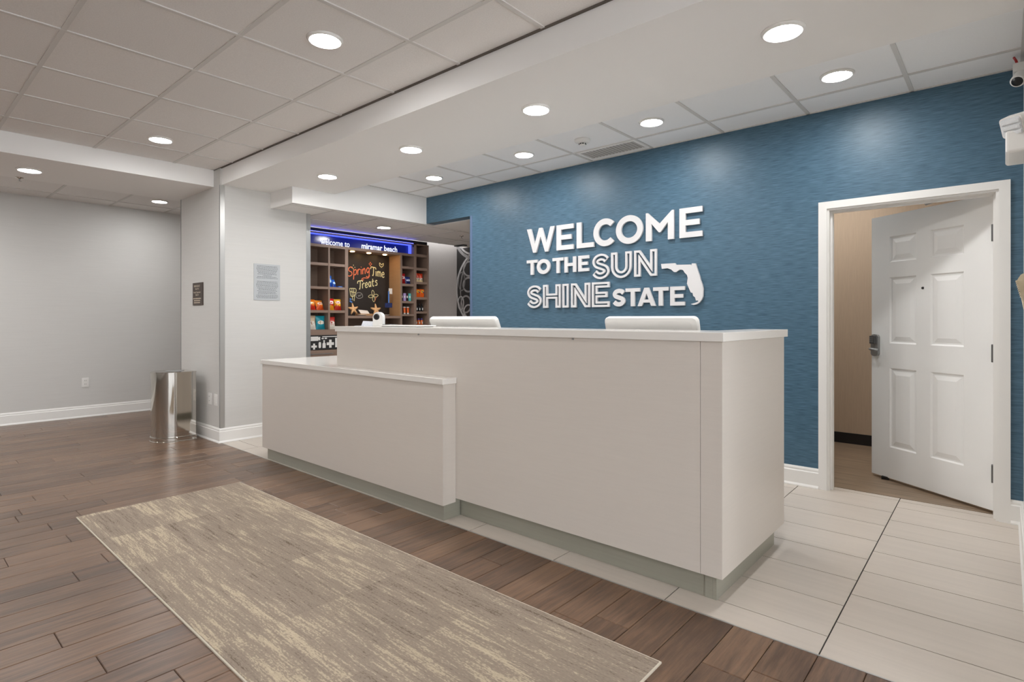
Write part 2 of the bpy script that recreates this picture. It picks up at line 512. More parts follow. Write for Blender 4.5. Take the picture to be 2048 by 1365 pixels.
box('floor_hall_strip', (-6.905, 3.254, -0.004), (-6.03, 4.69, 0), M['tile'], bpy.data.objects['floor_hall'])
tag(box('floor_office', (-2.25, 4.69, -0.12), (1.6, 6.46, 0), M['office_floor']), 'brown wood grain vinyl floor beyond the door', 'floor', kind='structure')
tag(box('trim_1', (XC, 2.2945, -0.004), (0.082, 2.3025, 0.0015), M['alum']), 'thin metal strip between wood and tile floor', 'trim', kind='structure')

# ------------------------------------------------------------------ structure: ceilings
def ceiling_grid(name, x0, x1, y0, y1, z, xs, ys, label, edge=True, tm='ceil_tile'):
    slab = tag(box(name, (x0, y0, z + 0.03), (x1, y1, z + 0.16), M['plenum']), label, 'ceiling', kind='structure')
    X = sorted([x0] + [x for x in xs if x0 + 0.03 < x < x1 - 0.03] + [x1])
    Y = sorted([y0] + [y for y in ys if y0 + 0.03 < y < y1 - 0.03] + [y1])
    cache = {}
    for i in range(len(X) - 1):
        for j in range(len(Y) - 1):
            w, h = X[i + 1] - X[i], Y[j + 1] - Y[j]
            key = (round(w, 3), round(h, 3))
            if key not in cache:
                cache[key] = boxm('ceiling_panel', (-w / 2 + 0.004, -h / 2 + 0.004, 0), (w / 2 - 0.004, h / 2 - 0.004, 0.016))
            o = link('ceiling_panel', cache[key], M[tm], slab, local=True)
            o.location = ((X[i] + X[i + 1]) / 2, (Y[j] + Y[j + 1]) / 2, z + 0.006)
    wb = 0.012
    for x in X[1:-1]: box('grid_bar', (x - wb, y0, z), (x + wb, y1, z + 0.03), M['tbar'], slab)
    for y in Y[1:-1]:
        for i in range(len(X) - 1):
            box('grid_bar', (X[i] + wb, y - wb, z + 0.0008), (X[i + 1] - wb, y + wb, z + 0.03), M['tbar'], slab)
    if edge:
        boxes('edge_angle', [((x0, y0, z), (x1, y0 + 0.016, z + 0.01)), ((x0, y1 - 0.016, z), (x1, y1, z + 0.01)),
                             ((x0, y0, z), (x0 + 0.016, y1, z + 0.01)), ((x1 - 0.016, y0, z), (x1, y1, z + 0.01))], M['tbar'], slab)
    return slab
P = 0.6325
c_main = ceiling_grid('ceiling', -6.047, 3.6, -5.2, 2.305, ZC, [-3.064 + P * i for i in range(-6, 12)], [1.29 + P * j for j in range(-12, 3)],
             'grey mineral tile ceiling over the lobby', edge=False)
c_desk = ceiling_grid('ceiling_desk', -5.415, 0.082, 3.2, YW, ZC, [-0.464 - 0.6255 * i for i in range(0, 9)], [4.222, 3.59],
             'white tile ceiling strip along the blue wall, its extra brightness painted in', tm='ceil_lit')
c_rec = ceiling_grid('ceiling_recess', -8.72, -7.0, -5.2, 4.6, 2.70, [-8.33], [0.765 + 0.63 * j - 0.63 * 8 for j in range(14)],
             'tile ceiling strip along the pale left wall')
c_hall = ceiling_grid('ceiling_hall', -6.64, -5.435, 2.82, 6.46, 2.415, [-5.53, -6.16], [3.31 + 0.625 * j for j in range(5)],
             'low tile ceiling in front of the snack shelves')
tag(box('ceiling_hall_far', (-5.435, YW + 0.139, 2.415), (-2.2, 6.46, 2.5), M['ceil_tile']), 'low ceiling of the hall behind the blue wall', 'ceiling', kind='structure')
tag(box('ceiling_office', (-2.2, 4.69, ZC), (1.6, 6.46, 2.9), M['paint']), 'plain office ceiling', 'ceiling', kind='structure')
M['reveal_shade'] = mat('reveal_shade_grey', rgb(104, 97, 90), 0.8)  # dark strip painted as the line of shade along the beam top
box('painted_reveal_shade', (-6.047, 2.290, ZC - 0.002), (3.6, 2.3045, ZC + 0.02), M['reveal_shade'], c_main)
# bulkheads of painted drywall
boxes('ceiling_bulkhead', [((-6.047, 2.305, ZB), (0.082, 3.275, 2.95))], M['paint'])
tag(bpy.data.objects['ceiling_bulkhead'], 'white drywall bulkhead with four downlights above the desk', 'ceiling', kind='structure')
tag(box('ceiling_beam', (-7.07, -5.2, ZB), (-6.047, 3.275, 2.95), M['paint']), 'white drywall beam with one downlight left of the tile ceiling', 'ceiling', kind='structure')
tag(boxes('ceiling_soffit', [((-5.435, 2.80, 2.415), (-5.415, YW, 2.95)), ((XC, 2.80, 2.415), (-5.435, 2.82, 2.95))], M['paint']), 'white dropped soffit over the opening to the snack shelves', 'ceiling', kind='structure')

# ------------------------------------------------------------------ baseboards, corner trims
BPROF = [(0, 0), (0.024, 0), (0.024, 0.008), (0.016, 0.022), (0.016, 0.112), (0.011, 0.118), (0.011, 0.132), (0.005, 0.145), (0, 0.145)]
def baseboard(name, p, q, n, label, m0=False, m1=False):
    """runs from p to q along a wall with outward normal n; m0, m1: mitre outward at that end"""
    p, q, n = Vector((p[0], p[1], 0)), Vector((q[0], q[1], 0)), Vector((n[0], n[1], 0))
    t = (q - p).normalized()
    V = []
    for end, s, mt in ((p, -1, m0), (q, 1, m1)):
        for d, z in BPROF: V.append(end + n * d + t * (s * d if mt else 0) + Vector((0, 0, z)))
    k = len(BPROF)
    F = [[i, (i + 1) % k, k + (i + 1) % k, k + i] for i in range(k)] + [list(range(k))[::-1], [k + i for i in range(k)]]
    me = mesh(name, V, F)
    bm = bmesh.new(); bm.from_mesh(me); bmesh.ops.recalc_face_normals(bm, faces=bm.faces[:]); bm.to_mesh(me); bm.free()
    return tag(link(name, me, M['trimwhite']), label, 'baseboard', kind='structure')
baseboard('baseboard_back', (-4.60, YW), (-1.021, YW), (0, -1), 'white baseboard along the blue wall beside the door')
baseboard('baseboard_corner', (0.024, YW), (0.082, YW), (0, -1), 'short white baseboard between door casing and corner')
baseboard('baseboard_right', (0.082, 2.3), (0.082, YW - 0.001), (-1, 0), 'white baseboard on the wall at the right edge')
baseboard('baseboard_left', (-8.72, -5.2), (-8.72, 4.6), (1, 0), 'white baseboard along the pale left wall')
baseboard('baseboard_pillar', (-6.97, YC), (XC, YC), (0, -1), 'white baseboard below the dark emergency sign', m1=True)
baseboard('baseboard_pillar_side', (XC, YC), (XC, 3.254), (1, 0), 'white baseboard below the grey notice', m0=True)
tag(box('baseboard_office', (-2.2, 6.40, 0), (1.5, 6.412, 0.104), M['office_base']), 'dark rubber base of the beige office wall', 'baseboard', kind='structure')
t2 = tag(empty('trim_2', (XC, YC, 0.145)), 'brushed metal corner guard on the pillar edge', 'trim', kind='structure')
box('guard_leg', (XC, YC - 0.003, 0.147), (XC + 0.003, YC + 0.042, ZB - 0.002), M['alum'], t2)
box('guard_leg', (XC - 0.018, YC - 0.003, 0.147), (XC, YC, ZB - 0.002), M['steel'], t2)
tag(box('trim_3', (XC, 3.207, 0.147), (XC + 0.003, 3.257, 2.418), M['alum']), 'brushed metal corner guard beside the snack shelves', 'trim', kind='structure')
tag(box('trim_4', (-6.973, YC - 0.003, 0.147), (-6.955, YC, ZB - 0.002), M['steel']), 'slim metal edge guard beside the steel bin', 'trim', kind='structure')
M['blue_guard'] = mat('blue_corner_guard', rgb(92, 112, 142), 0.35)
t5 = tag(empty('trim_5', (-4.64, YW, 0)), 'slim blue corner guard at the end of the blue wall', 'trim', kind='structure')
box('guard_leg', (-4.643, YW - 0.003, 0.0), (-4.603, YW, 2.426), M['blue_guard'], t5)
box('guard_leg', (-4.643, YW - 0.003, 0.0), (-4.64, YW + 0.138, 2.426), M['blue_guard'], t5)

# ------------------------------------------------------------------ door, casing and jamb
d1 = tag(empty('door_1', (-0.4985, YW, 0)), 'white six panel door standing half open to the back office', 'door', kind='structure')
cas = [(-1.021, 0), (-1.021, 2.084), (0.024, 2.084), (0.024, 0), (-0.030, 0), (-0.030, 2.033), (-0.967, 2.033), (-0.967, 0)]
frw = frame((0, YW, 0), (1, 0, 0), (0, 0, 1), (0, -1, 0))
prism('door_casing', [(cas, [])], frw, 0.0, 0.016, M['trimwhite'], d1)
boxes('door_jamb', [((-0.985, YW - 0.004, 0), (-0.952, YW + 0.142, 2.02)), ((-0.045, YW - 0.004, 0), (-0.012, YW + 0.142, 2.02)), ((-0.985, YW - 0.004, 2.02), (-0.012, YW + 0.142, 2.05))], M['trimwhite'], d1)
boxes('door_stop_strip', [((-0.952, YW + 0.035, 0), (-0.94, YW + 0.085, 2.008)), ((-0.057, YW + 0.035, 0), (-0.045, YW + 0.085, 2.008)), ((-0.952, YW + 0.035, 2.008), (-0.045, YW + 0.085, 2.02))], M['trimwhite'], d1)
# leaf: s along the leaf from the hinge, t up, d towards the lobby
ang = R(36.0)
HX, HY = -0.052, 4.69
frd = frame((HX, HY, 0), (-math.cos(ang), math.sin(ang), 0), (0, 0, 1), (-math.sin(ang), -math.cos(ang), 0))
LW, LZ0, LZ1 = 0.92, 0.02, 2.035
sx = [(0.193, 0.429), (0.537, 0.758)]
tz = [(0.258, 0.864), (1.052, 1.556), (1.672, 1.868)]
XS = [0.0, 0.193, 0.429, 0.537, 0.758, LW]
ZS = [LZ0, 0.258, 0.864, 1.052, 1.556, 1.672, 1.868, LZ1]
V, F = [], []
def quad(pts):
    b = len(V); V.extend(pts); F.append([b, b + 1, b + 2, b + 3])
for i in range(5):
    for j in range(7):
        a0, a1, b0, b1 = XS[i], XS[i + 1], ZS[j], ZS[j + 1]
        if i in (1, 3) and j in (1, 3, 5): continue
        quad([frd(a0, b0, 0), frd(a1, b0, 0), frd(a1, b1, 0), frd(a0, b1, 0)])
T = 0.044
for f in ([(0, LZ0, 0), (0, LZ1, 0), (0, LZ1, -T), (0, LZ0, -T)], [(LW, LZ0, 0), (LW, LZ1, 0), (LW, LZ1, -T), (LW, LZ0, -T)],
          [(0, LZ1, 0), (LW, LZ1, 0), (LW, LZ1, -T), (0, LZ1, -T)], [(0, LZ0, 0), (LW, LZ0, 0), (LW, LZ0, -T), (0, LZ0, -T)],
          [(0, LZ0, -T), (LW, LZ0, -T), (LW, LZ1, -T), (0, LZ1, -T)]):
    quad([frd(*p) for p in f])
M['door'] = mat('door_white_paint', rgb(240, 239, 236), 0.38, var=((2, 2, 2), 0.02, 3))
leaf = link('door_leaf', mesh('door_leaf', V, F), M['door'], d1)
for a0, a1 in sx:
    for b0, b1 in tz:
        V, F = [], []
        rings = [(0, 0), (0.010, -0.009), (0.020, -0.009), (0.052, -0.001)]
        for ins, dp in rings:
            V += [frd(a0 + ins, b0 + ins, dp), frd(a1 - ins, b0 + ins, dp), frd(a1 - ins, b1 - ins, dp), frd(a0 + ins, b1 - ins, dp)]
        for k in range(3):
            for i in range(4):
                j = (i + 1) % 4
                F.append([4 * k + i, 4 * k + j, 4 * k + 4 + j, 4 * k + 4 + i])
        F.append([12, 13, 14, 15])
        link('door_panel', mesh('door_panel', V, F), M['door'], leaf)
# lock with keypad and lever
lk = prism('keypad_lock', [([(0.843, 0.965), (0.852, 0.952), (0.876, 0.946), (0.900, 0.952), (0.909, 0.965), (0.909, 1.10), (0.900, 1.114), (0.876, 1.119), (0.852, 1.114), (0.843, 1.10)], [])], frd, 0, 0.022, M['steel'], d1)
M['keypad'] = mat('dark_grey_keypad', rgb(84, 84, 85), 0.4, metal=0.4)
prism('keypad', [([(0.856, 1.045), (0.898, 1.045), (0.898, 1.105), (0.856, 1.105)], [])], frd, 0.022, 0.045, M['keypad'], lk)
for i in range(3):
    for j in range(3):
        prism('key_button', [([(0.862 + 0.012 * i, 1.055 + 0.015 * j), (0.868 + 0.012 * i, 1.055 + 0.015 * j), (0.868 + 0.012 * i, 1.064 + 0.015 * j), (0.862 + 0.012 * i, 1.064 + 0.015 * j)], [])], frd, 0.045, 0.048, M['steel'], lk)
tube('lever_handle', [frd(0.876, 1.005, 0.02), frd(0.876, 1.005, 0.05), frd(0.872, 1.004, 0.066), frd(0.855, 1.002, 0.07), frd(0.80, 1.0, 0.068)], 0.0095, M['steel'], lk)
lathe('peephole', [(0.009, 0), (0.009, 0.004), (0.005, 0.005), (0.0, 0.004)], M['black'], d1, seg=16, axis=frame(frd(0.483, 1.461, 0), (1, 0, 0), (0, 0, 1), frd(0, 0, 1) - frd(0, 0, 0)), local=False)
M['hinge'] = mat('grey_hinge', rgb(120, 120, 120), 0.4, metal=0.8)
for z0, z1 in ((1.73, 1.836), (0.965, 1.078), (0.205, 0.317)):
    box('hinge', (-0.067, YW + 0.100, z0), (-0.0455, YW + 0.134, z1), M['hinge'], d1, 0.002, 1)
tube('closer_arm', [(-0.30, YW + 0.15, 2.045), (-0.42, YW + 0.34, 2.047)], 0.009, M['steel'], d1)
boxes('kick_stop', [((-0.72, 5.145, 0.0), (-0.67, 5.175, 0.024))], M['black'], d1)

# ------------------------------------------------------------------ reception desk
DY, DX = 2.412, -0.915
desk = tag(empty('reception_desk', (-2.43, 2.9, 0)), 'tall white reception desk with a thick counter and grey toe kick', 'desk')
box('front_panel', (-3.95, DY, 0.115), (-1.0125, DY + 0.02, 1.141), M['desk'], desk)
box('front_panel', (-1.0105, DY, 0.115), (DX, DY + 0.02, 1.141), M['desk'], desk)
box('end_panel', (DX - 0.02, DY + 0.02, 0.115), (DX, 3.31, 1.141), M['desk'], desk)
box('end_panel', (-3.95, DY + 0.02, 0.874), (-3.93, 2.79, 1.141), M['desk'], desk)
ct = [(-3.962, 2.400), (-0.905, 2.400), (-0.905, 3.345), (-1.09, 3.345), (-1.09, 2.805), (-3.962, 2.805)]
frz = frame((0, 0, 0), (1, 0, 0), (0, 1, 0), (0, 0, 1))
o = prism('countertop', [(ct, [])], frz, 1.141, 1.181, M['quartz'], desk)
bm = bmesh.new(); bm.from_mesh(o.data); bmesh.ops.remove_doubles(bm, verts=bm.verts[:], dist=1e-5)
bmesh.ops.bevel(bm, geom=[e for e in bm.edges if len(e.link_faces) == 2 and e.calc_face_angle(0) > 0.5], offset=0.0015, segments=1, affect='EDGES'); bm.to_mesh(o.data); bm.free()
box('toe_kick', (-3.9, 2.456, 0.0), (-1.006, 2.47, 0.115), M['toe'], desk)
box('toe_kick', (-1.006, 2.450, 0.0), (-0.9715, 2.466, 0.115), M['toe'], desk)
box('toe_kick', (-0.971, 2.450, 0.0), (-0.955, 3.27, 0.115), M['toe'], desk)
box('work_surface', (-3.93, DY + 0.02, 0.73), (DX - 0.02, 3.25, 0.76), M['quartz'], desk)
box('back_support', (-2.5, 3.1, 0.115), (-2.47, 3.25, 0.73), M['desk'], desk)
box('plinth', (-3.9, 2.47, 0.0), (-0.971, 3.2, 0.115), M['black'], desk)
for x, z in ((-2.955, 1.136), (-1.7, 1.136)):
    box('bracket', (x, DY - 0.004, z - 0.006), (x + 0.012, DY, z + 0.004), M['steel'], desk)

low = tag(empty('low_counter', (-3.8, 2.6, 0)), 'lower white counter projecting from the front of the reception desk', 'counter')
box('front_panel', (-5.0, 2.305, 0.092), (-2.587, 2.325, 0.836), M['desk'], low)
box('end_panel', (-2.607, 2.325, 0.092), (-2.587, DY - 0.001, 0.836), M['desk'], low)
box('end_panel', (-5.0, 2.325, 0.092), (-4.98, 3.28, 0.836), M['desk'], low)
lt = [(-5.018, 2.295), (-2.578, 2.295), (-2.578, DY - 0.001), (-3.952, DY - 0.001), (-3.952, 3.3), (-5.018, 3.3)]
o = prism('countertop', [(lt, [])], frz, 0.836, 0.872, M['quartz'], low)
bm = bmesh.new(); bm.from_mesh(o.data); bmesh.ops.remove_doubles(bm, verts=bm.verts[:], dist=1e-5)
bmesh.ops.bevel(bm, geom=[e for e in bm.edges if len(e.link_faces) == 2 and e.calc_face_angle(0) > 0.5], offset=0.0015, segments=1, affect='EDGES'); bm.to_mesh(o.data); bm.free()
box('toe_kick', (-4.913, 2.313, 0.0), (-2.588, 2.325, 0.092), M['toe'], low)
box('toe_kick', (-2.602, 2.325, 0.0), (-2.588, 2.449, 0.115), M['toe'], low)
box('toe_kick', (-4.913, 2.325, 0.0), (-4.899, 3.2, 0.092), M['toe'], low)
box('back_panel', (-4.98, 3.26, 0.0), (-3.952, 3.28, 0.836), M['desk'], low)

# monitors: backs lean towards the lobby, standing on the inner work surface
def monitor(name, x0, x1, ytop, ztop, h, tilt, label, rim):
    t = R(tilt)
    root = tag(empty(name, ((x0 + x1) / 2, ytop + 0.10, 0.76)), label, 'monitor', 'monitors behind the counter')
    cx = (x0 + x1) / 2
    fr = frame((cx, ytop, ztop), (1, 0, 0), (0, math.sin(t), -math.cos(t)), (0, -math.cos(t), -math.sin(t)))
    w = (x1 - x0) / 2
    def rr(w_, a, b, r, n=6):
        pts = []
        for cxx, cyy, s in ((w_ - r, a + r, -90), (w_ - r, b - r, 0), (-w_ + r, b - r, 90), (-w_ + r, a + r, 180)):
            for k in range(n + 1):
                q = R(s + 90 * k / n); pts.append((cxx + r * math.cos(q), cyy + r * math.sin(q)))
        return pts
    V, F = [], []
    loops = [(w, 0, h, -0.032), (w, 0, h, -0.012), (w - 0.004, 0.004, h - 0.004, -0.004), (w - rim, rim * 0.7, h - rim, 0.0)]
    n = None
    for w_, a, b, d in loops:
        L_ = rr(w_, a, b, 0.028); n = len(L_)
        V += [fr(p[0], p[1], d) for p in L_]
    for k in range(len(loops) - 1):
        for i in range(n):
            j = (i + 1) % n
            F.append([k * n + i, k * n + j, (k + 1) * n + j, (k + 1) * n + i])
    F.append([(len(loops) - 1) * n + i for i in range(n)])
    me = mesh('case', V, F)
    bm = bmesh.new(); bm.from_mesh(me); bmesh.ops.recalc_face_normals(bm, faces=bm.faces[:]); bm.to_mesh(me); bm.free()
    link('case', me, M['plastic'], root)
    prism('screen', [(rr(w - 0.004, 0.004, h - 0.004, 0.026), [])], fr, -0.036, -0.032, M['black'], root)
    bot = fr(0, h * 0.75, -0.02)
    box('stand', (cx - 0.06, bot.y + 0.005, 0.772), (cx + 0.06, bot.y + 0.03, bot.z), M['plastic'], root, 0.004)
    box('foot', (cx - 0.12, bot.y - 0.06, 0.76), (cx + 0.12, bot.y + 0.12, 0.772), M['plastic'], root, 0.004)
monitor('computer_monitor', -1.784, -1.215, 2.848, 1.2465, 0.34, 15, 'white monitor back rising over the tall counter near the door', 0.03)
monitor('computer_monitor', -3.365, -2.655, 2.842, 1.2445, 0.40, 24, 'wider white monitor back rising over the counter in front of the mural', 0.012)

# things on the tall counter
dev = tag(empty('desk_camera', (-3.675, 2.61, 1.181)), 'white rounded camera with black lens standing on the tall counter', 'camera')
pts = [(-0.041, 0.0), (0.041, 0.0)] + [(0.041 * math.cos(R(a)), 0.070 + 0.041 * math.sin(R(a))) for a in range(0, 181, 15)]
ca = R(28)
fdev = frame((-3.675, 2.61, 1.181), (math.cos(ca), math.sin(ca), 0), (0, 0, 1), (math.sin(ca), -math.cos(ca), 0))
prism('body', [(pts, [])], fdev, -0.022, 0.022, M['plastic'], dev)
lathe('lens', [(0.024, 0.0), (0.024, 0.006), (0.018, 0.009), (0.0, 0.006)], M['black'], dev, seg=24, axis=frame(fdev(-0.008, 0.074, 0.022), fdev(1, 0) - fdev(0, 0), (0, 0, 1), fdev(0, 0, 1) - fdev(0, 0, 0)), local=False)
M['card'] = mat('pale_blue_card', rgb(206, 208, 214), 0.6, var=((40, 40, 40), 0.10, 2))
br = tag(empty('brochure_holder', (-3.845, 2.62, 1.181)), 'small pile of pale leaflets at the left end of the tall counter', 'leaflets')
for k in range(5):
    fb = frame((-3.90 + 0.012 * k, 2.60 + 0.012 * k, 1.181), (0.96, 0.27, 0), (-0.08, 0.45, 0.89), (0, -0.9, 0.45))
    prism('leaflet', [([(0, 0), (0.105, 0), (0.105, 0.042 - 0.003 * k), (0, 0.046 - 0.003 * k)], [])], fb, 0.0, 0.0012, M['card'], br)
boxes('paper_base', [((-3.935, 2.56, 1.181), (-3.80, 2.68, 1.1835))], M['card'], br)
tr = tag(empty('document_tray', (-3.30, 2.58, 1.181)), 'thin white tray lying on the tall counter beside the wider monitor', 'tray')
box('tray_top', (-3.52, 2.50, 1.186), (-3.08, 2.68, 1.193), M['plastic'], tr, 0.002, 1)
box('tray_base', (-3.50, 2.51, 1.181), (-3.10, 2.67, 1.186), M['steel'], tr)
tag(box('card_reader', (-3.62, 2.60, 1.181), (-3.53, 2.68, 1.197), M['black'], None, 0.004), 'small dark card reader between camera and white tray', 'card reader')

# ------------------------------------------------------------------ downlights
def downlight_proto():
    root = empty('downlight', (0, 0, 0))
    lathe('trim_ring', [(0.079, -0.004), (0.081, -0.013), (0.088, -0.013), (0.0955, -0.004), (0.096, 0.0)], M['plastic'], root)
    lathe('lens', [(0.0795, -0.005), (0.066, -0.0095), (0.045, -0.0125), (0.022, -0.014), (0.0, -0.0145)], M['lens'], root)
    return root
DL = [((-2.762, 1.614, ZC), 'recessed downlight in the grey tile ceiling nearest the camera'),
      ((-5.337, 1.599, ZC), 'recessed downlight at the far end of the grey tile ceiling'),
      ((-0.777, 2.796, ZB), 'first and largest downlight in the white bulkhead, above the desk end'),
      ((-2.25, 2.794, ZB), 'second downlight in the white bulkhead counting from the door side'),
      ((-3.52, 2.802, ZB), 'third downlight in the white bulkhead counting from the door side'),
      ((-4.773, 2.814, ZB), 'fourth downlight in the white bulkhead, next to the pillar wall'),
      ((-0.783, 3.942, ZC), 'downlight beside the blue wall above the door'),
      ((-2.036, 3.938, ZC), 'downlight beside the blue wall right of the smoke detector'),
      ((-3.319, 3.946, ZC), 'downlight beside the blue wall left of the smoke detector'),
      ((-4.582, 3.956, ZC), 'downlight beside the blue wall nearest the soffit'),
      ((-6.594, 0.933, ZB), 'downlight in the white beam over the wood floor'),
      ((-7.914, 2.359, 2.70), 'downlight in the tile strip behind the pillar'),
      ((-5.979, 4.324, 2.415), 'downlight in the low ceiling before the snack shelves')]
FILL = [(2.38, 1.6, ZC), (-5.337, -0.95, ZC), (-2.762, -0.95, ZC), (-0.19, -0.95, ZC), (2.38, -0.95, ZC), (-2.762, -3.5, ZC), (-5.337, -3.5, ZC), (0.8, -3.5, ZC),  # unseen downlights added as fill light, out of the camera's view
       (-7.914, 0.2, 2.70), (-7.914, -2.2, 2.70), (-6.594, -1.6, ZB), (-3.4, 5.6, 2.415), (-5.2, 5.5, 2.415), (-1.75, 5.3, ZC), (-1.2, 5.75, ZC), (0.9, 5.5, ZC), (-7.914, -0.6, 2.70), (-6.594, -0.35, ZB)]
proto = downlight_proto()
def far_label(p):
    if p[1] > 4.6: return 'unseen downlight added to light the hall behind the blue wall' if p[0] < -2.3 else 'unseen downlight added to light the back office beyond the door'
    if p[2] != ZC: return 'unseen downlight along the left wall, added as fill light'
    return 'unseen lobby ceiling downlight added behind the camera'
for i, (loc, lab) in enumerate(DL + [(p, far_label(p)) for p in FILL]):
    o = proto if i == 0 else copy_tree(proto)
    z = loc[2] + (0.006 if loc[2] in (ZC, 2.70) else 0.0)
    o.location = (loc[0], loc[1], z)
    tag(o, lab, 'light', 'recessed ceiling downlights')

# smoke detector, vent, sprinklers
sm = tag(empty('smoke_detector', (-2.679, 3.951, ZC + 0.006)), 'round white smoke detector on the tile ceiling beside the vent', 'smoke detector')
lathe('base', [(0.066, 0.0), (0.067, -0.012), (0.060, -0.022), (0.040, -0.030), (0.030, -0.030)], M['plastic'], sm)
lathe('sensor_head', [(0.026, -0.030), (0.026, -0.046), (0.020, -0.050), (0.0, -0.051)], M['plastic'], sm)
for k in range(8):
    a = k * math.pi / 4
    box('slot', (0.025 * math.cos(a) - 0.005, 0.025 * math.sin(a) - 0.005, -0.043), (0.025 * math.cos(a) + 0.005, 0.025 * math.sin(a) + 0.005, -0.034), M['black'], sm, local=True)
vt = tag(empty('air_vent', (-2.64, 4.35, ZC)), 'grey louvred air vent in the ceiling above the blue wall', 'vent')
frv = frame((0, 0, ZC), (1, 0, 0), (0, 1, 0), (0, 0, -1))
prism('vent_frame', [([(-2.94, 4.226), (-2.34, 4.226), (-2.34, 4.49), (-2.94, 4.49)], [[(-2.908, 4.248), (-2.366, 4.248), (-2.366, 4.46), (-2.908, 4.46)]])], frv, -0.004, 0.003, M['paint'], vt)
M['vent'] = mat('vent_grey', rgb(186, 182, 177), 0.6)
box('backing', (-2.908, 4.248, ZC + 0.002), (-2.366, 4.46, ZC + 0.005), M['vent'], vt)
for k in range(16):
    x = -2.900 + k * 0.0345
    box('slat', (x, 4.25, ZC - 0.002), (x + 0.020, 4.458, ZC + 0.002), M['vent'], vt)
def sprinkler(x, y, z, label):
    s = tag(empty('sprinkler_head', (x, y, z)), label, 'sprinkler', 'ceiling sprinkler heads')
    lathe('escutcheon', [(0.032, 0.0), (0.030, -0.006), (0.012, -0.008), (0.010, -0.016)], M['chrome'], s, seg=20)
    lathe('stem', [(0.006, -0.014), (0.004, -0.034), (0.003, -0.034)], M['steel'], s, seg=12)
    lathe('deflector', [(0.004, -0.032), (0.017, -0.034), (0.017, -0.036), (0.0, -0.036)], M['chrome'], s, seg=20)
sprinkler(-7.02, 0.92, ZB, 'small sprinkler head beside the beam downlight')
sprinkler(-5.82, 5.537, 2.421, 'small sprinkler head in the low ceiling before the mural')
tag(box('ceiling_grille', (-6.66, 6.17, 2.402), (-6.44, 6.25, 2.416), M['black']), 'small dark grille in the low ceiling before the mural', 'vent')

# ------------------------------------------------------------------ rug and steel bin
rv = [(-4.346, 1.826), (-4.334, 0.842), (-0.925, 0.842), (-0.935, 1.865)]
rug = tag(empty('runner_rug', (-2.64, 1.34, 0)), 'taupe and beige striated runner rug on the wood floor', 'rug')
prism('pile', [(rv, [])], frz, 0.0, 0.008, M['rug'], rug)
M['binding'] = mat('rug_binding', rgb(205, 195, 178), 0.8)
e = 0.007
ov = [(-4.346 - e, 1.826 + e), (-4.334 - e, 0.842 - e), (-0.925 + e, 0.842 - e), (-0.935 + e, 1.865 + e)]
prism('binding', [(ov, [rv])], frz, 0.0, 0.006, M['binding'], rug)

bn = tag(empty('steel_bin', (-6.445, 2.1, 0)), 'half round polished steel waste bin against the pillar', 'waste bin')
def dshape(r, back, n=36):
    pts = []
    for k in range(n + 1):
        a = math.pi + math.pi * k / n
        pts.append((-6.445 + r * math.cos(a), 2.03 + r * math.sin(a)))
    return pts + [(-6.445 + r, back), (-6.445 - r, back)]
def dsolid(name, specs, m, parent, cap=True):
    V, F, n = [], [], None
    for r, back, z in specs:
        L_ = dshape(r, back); n = len(L_); V += [(p[0], p[1], z) for p in L_]
    for k in range(len(specs) - 1):
        for i in range(n):
            j = (i + 1) % n
            F.append([k * n + i, k * n + j, (k + 1) * n + j, (k + 1) * n + i])
    F.append(list(range(n))[::-1]); F.append([(len(specs) - 1) * n + i for i in range(n)])
    o = link(name, mesh(name, V, F), m, parent)
    for f in o.data.polygons: f.use_smooth = len(f.vertices) == 4 and abs(f.normal.z) < 0.5
    return o
def split_flat(o):
    bm = bmesh.new(); bm.from_mesh(o.data)
    bmesh.ops.split_edges(bm, edges=[e_ for e_ in bm.edges if len(e_.link_faces) == 2 and e_.calc_face_angle(0) > R(35)])
    bm.to_mesh(o.data); bm.free()
split_flat(dsolid('body', [(0.180, 2.2, 0.05), (0.180, 2.2, 0.690)], M['chrome'], bn))
split_flat(dsolid('base_band', [(0.190, 2.205, 0.0), (0.190, 2.205, 0.006), (0.186, 2.205, 0.010), (0.186, 2.205, 0.042), (0.190, 2.205, 0.046), (0.188, 2.205, 0.05)], M['chrome'], bn))
split_flat(dsolid('lid', [(0.184, 2.203, 0.690), (0.184, 2.203, 0.699), (0.178, 2.197, 0.703)], M['chrome'], bn))
lathe('lid_opening', [(0.085, 0.0), (0.086, 0.002), (0.080, 0.002), (0.072, 0.001)], M['steel'], bn, axis=frame((-6.445, 2.06, 0.703), (1, 0, 0), (0, 1, 0), (0, 0, 1)), local=False)
lathe('opening_dark', [(0.072, 0.0005), (0.0, 0.0008)], M['black'], bn, axis=frame((-6.445, 2.06, 0.703), (1, 0, 0), (0, 1, 0), (0, 0, 1)), local=False)
box('wall_clip', (-6.255, 2.17, 0.005), (-6.235, 2.20, 0.02), M['chrome'], bn, 0.003)

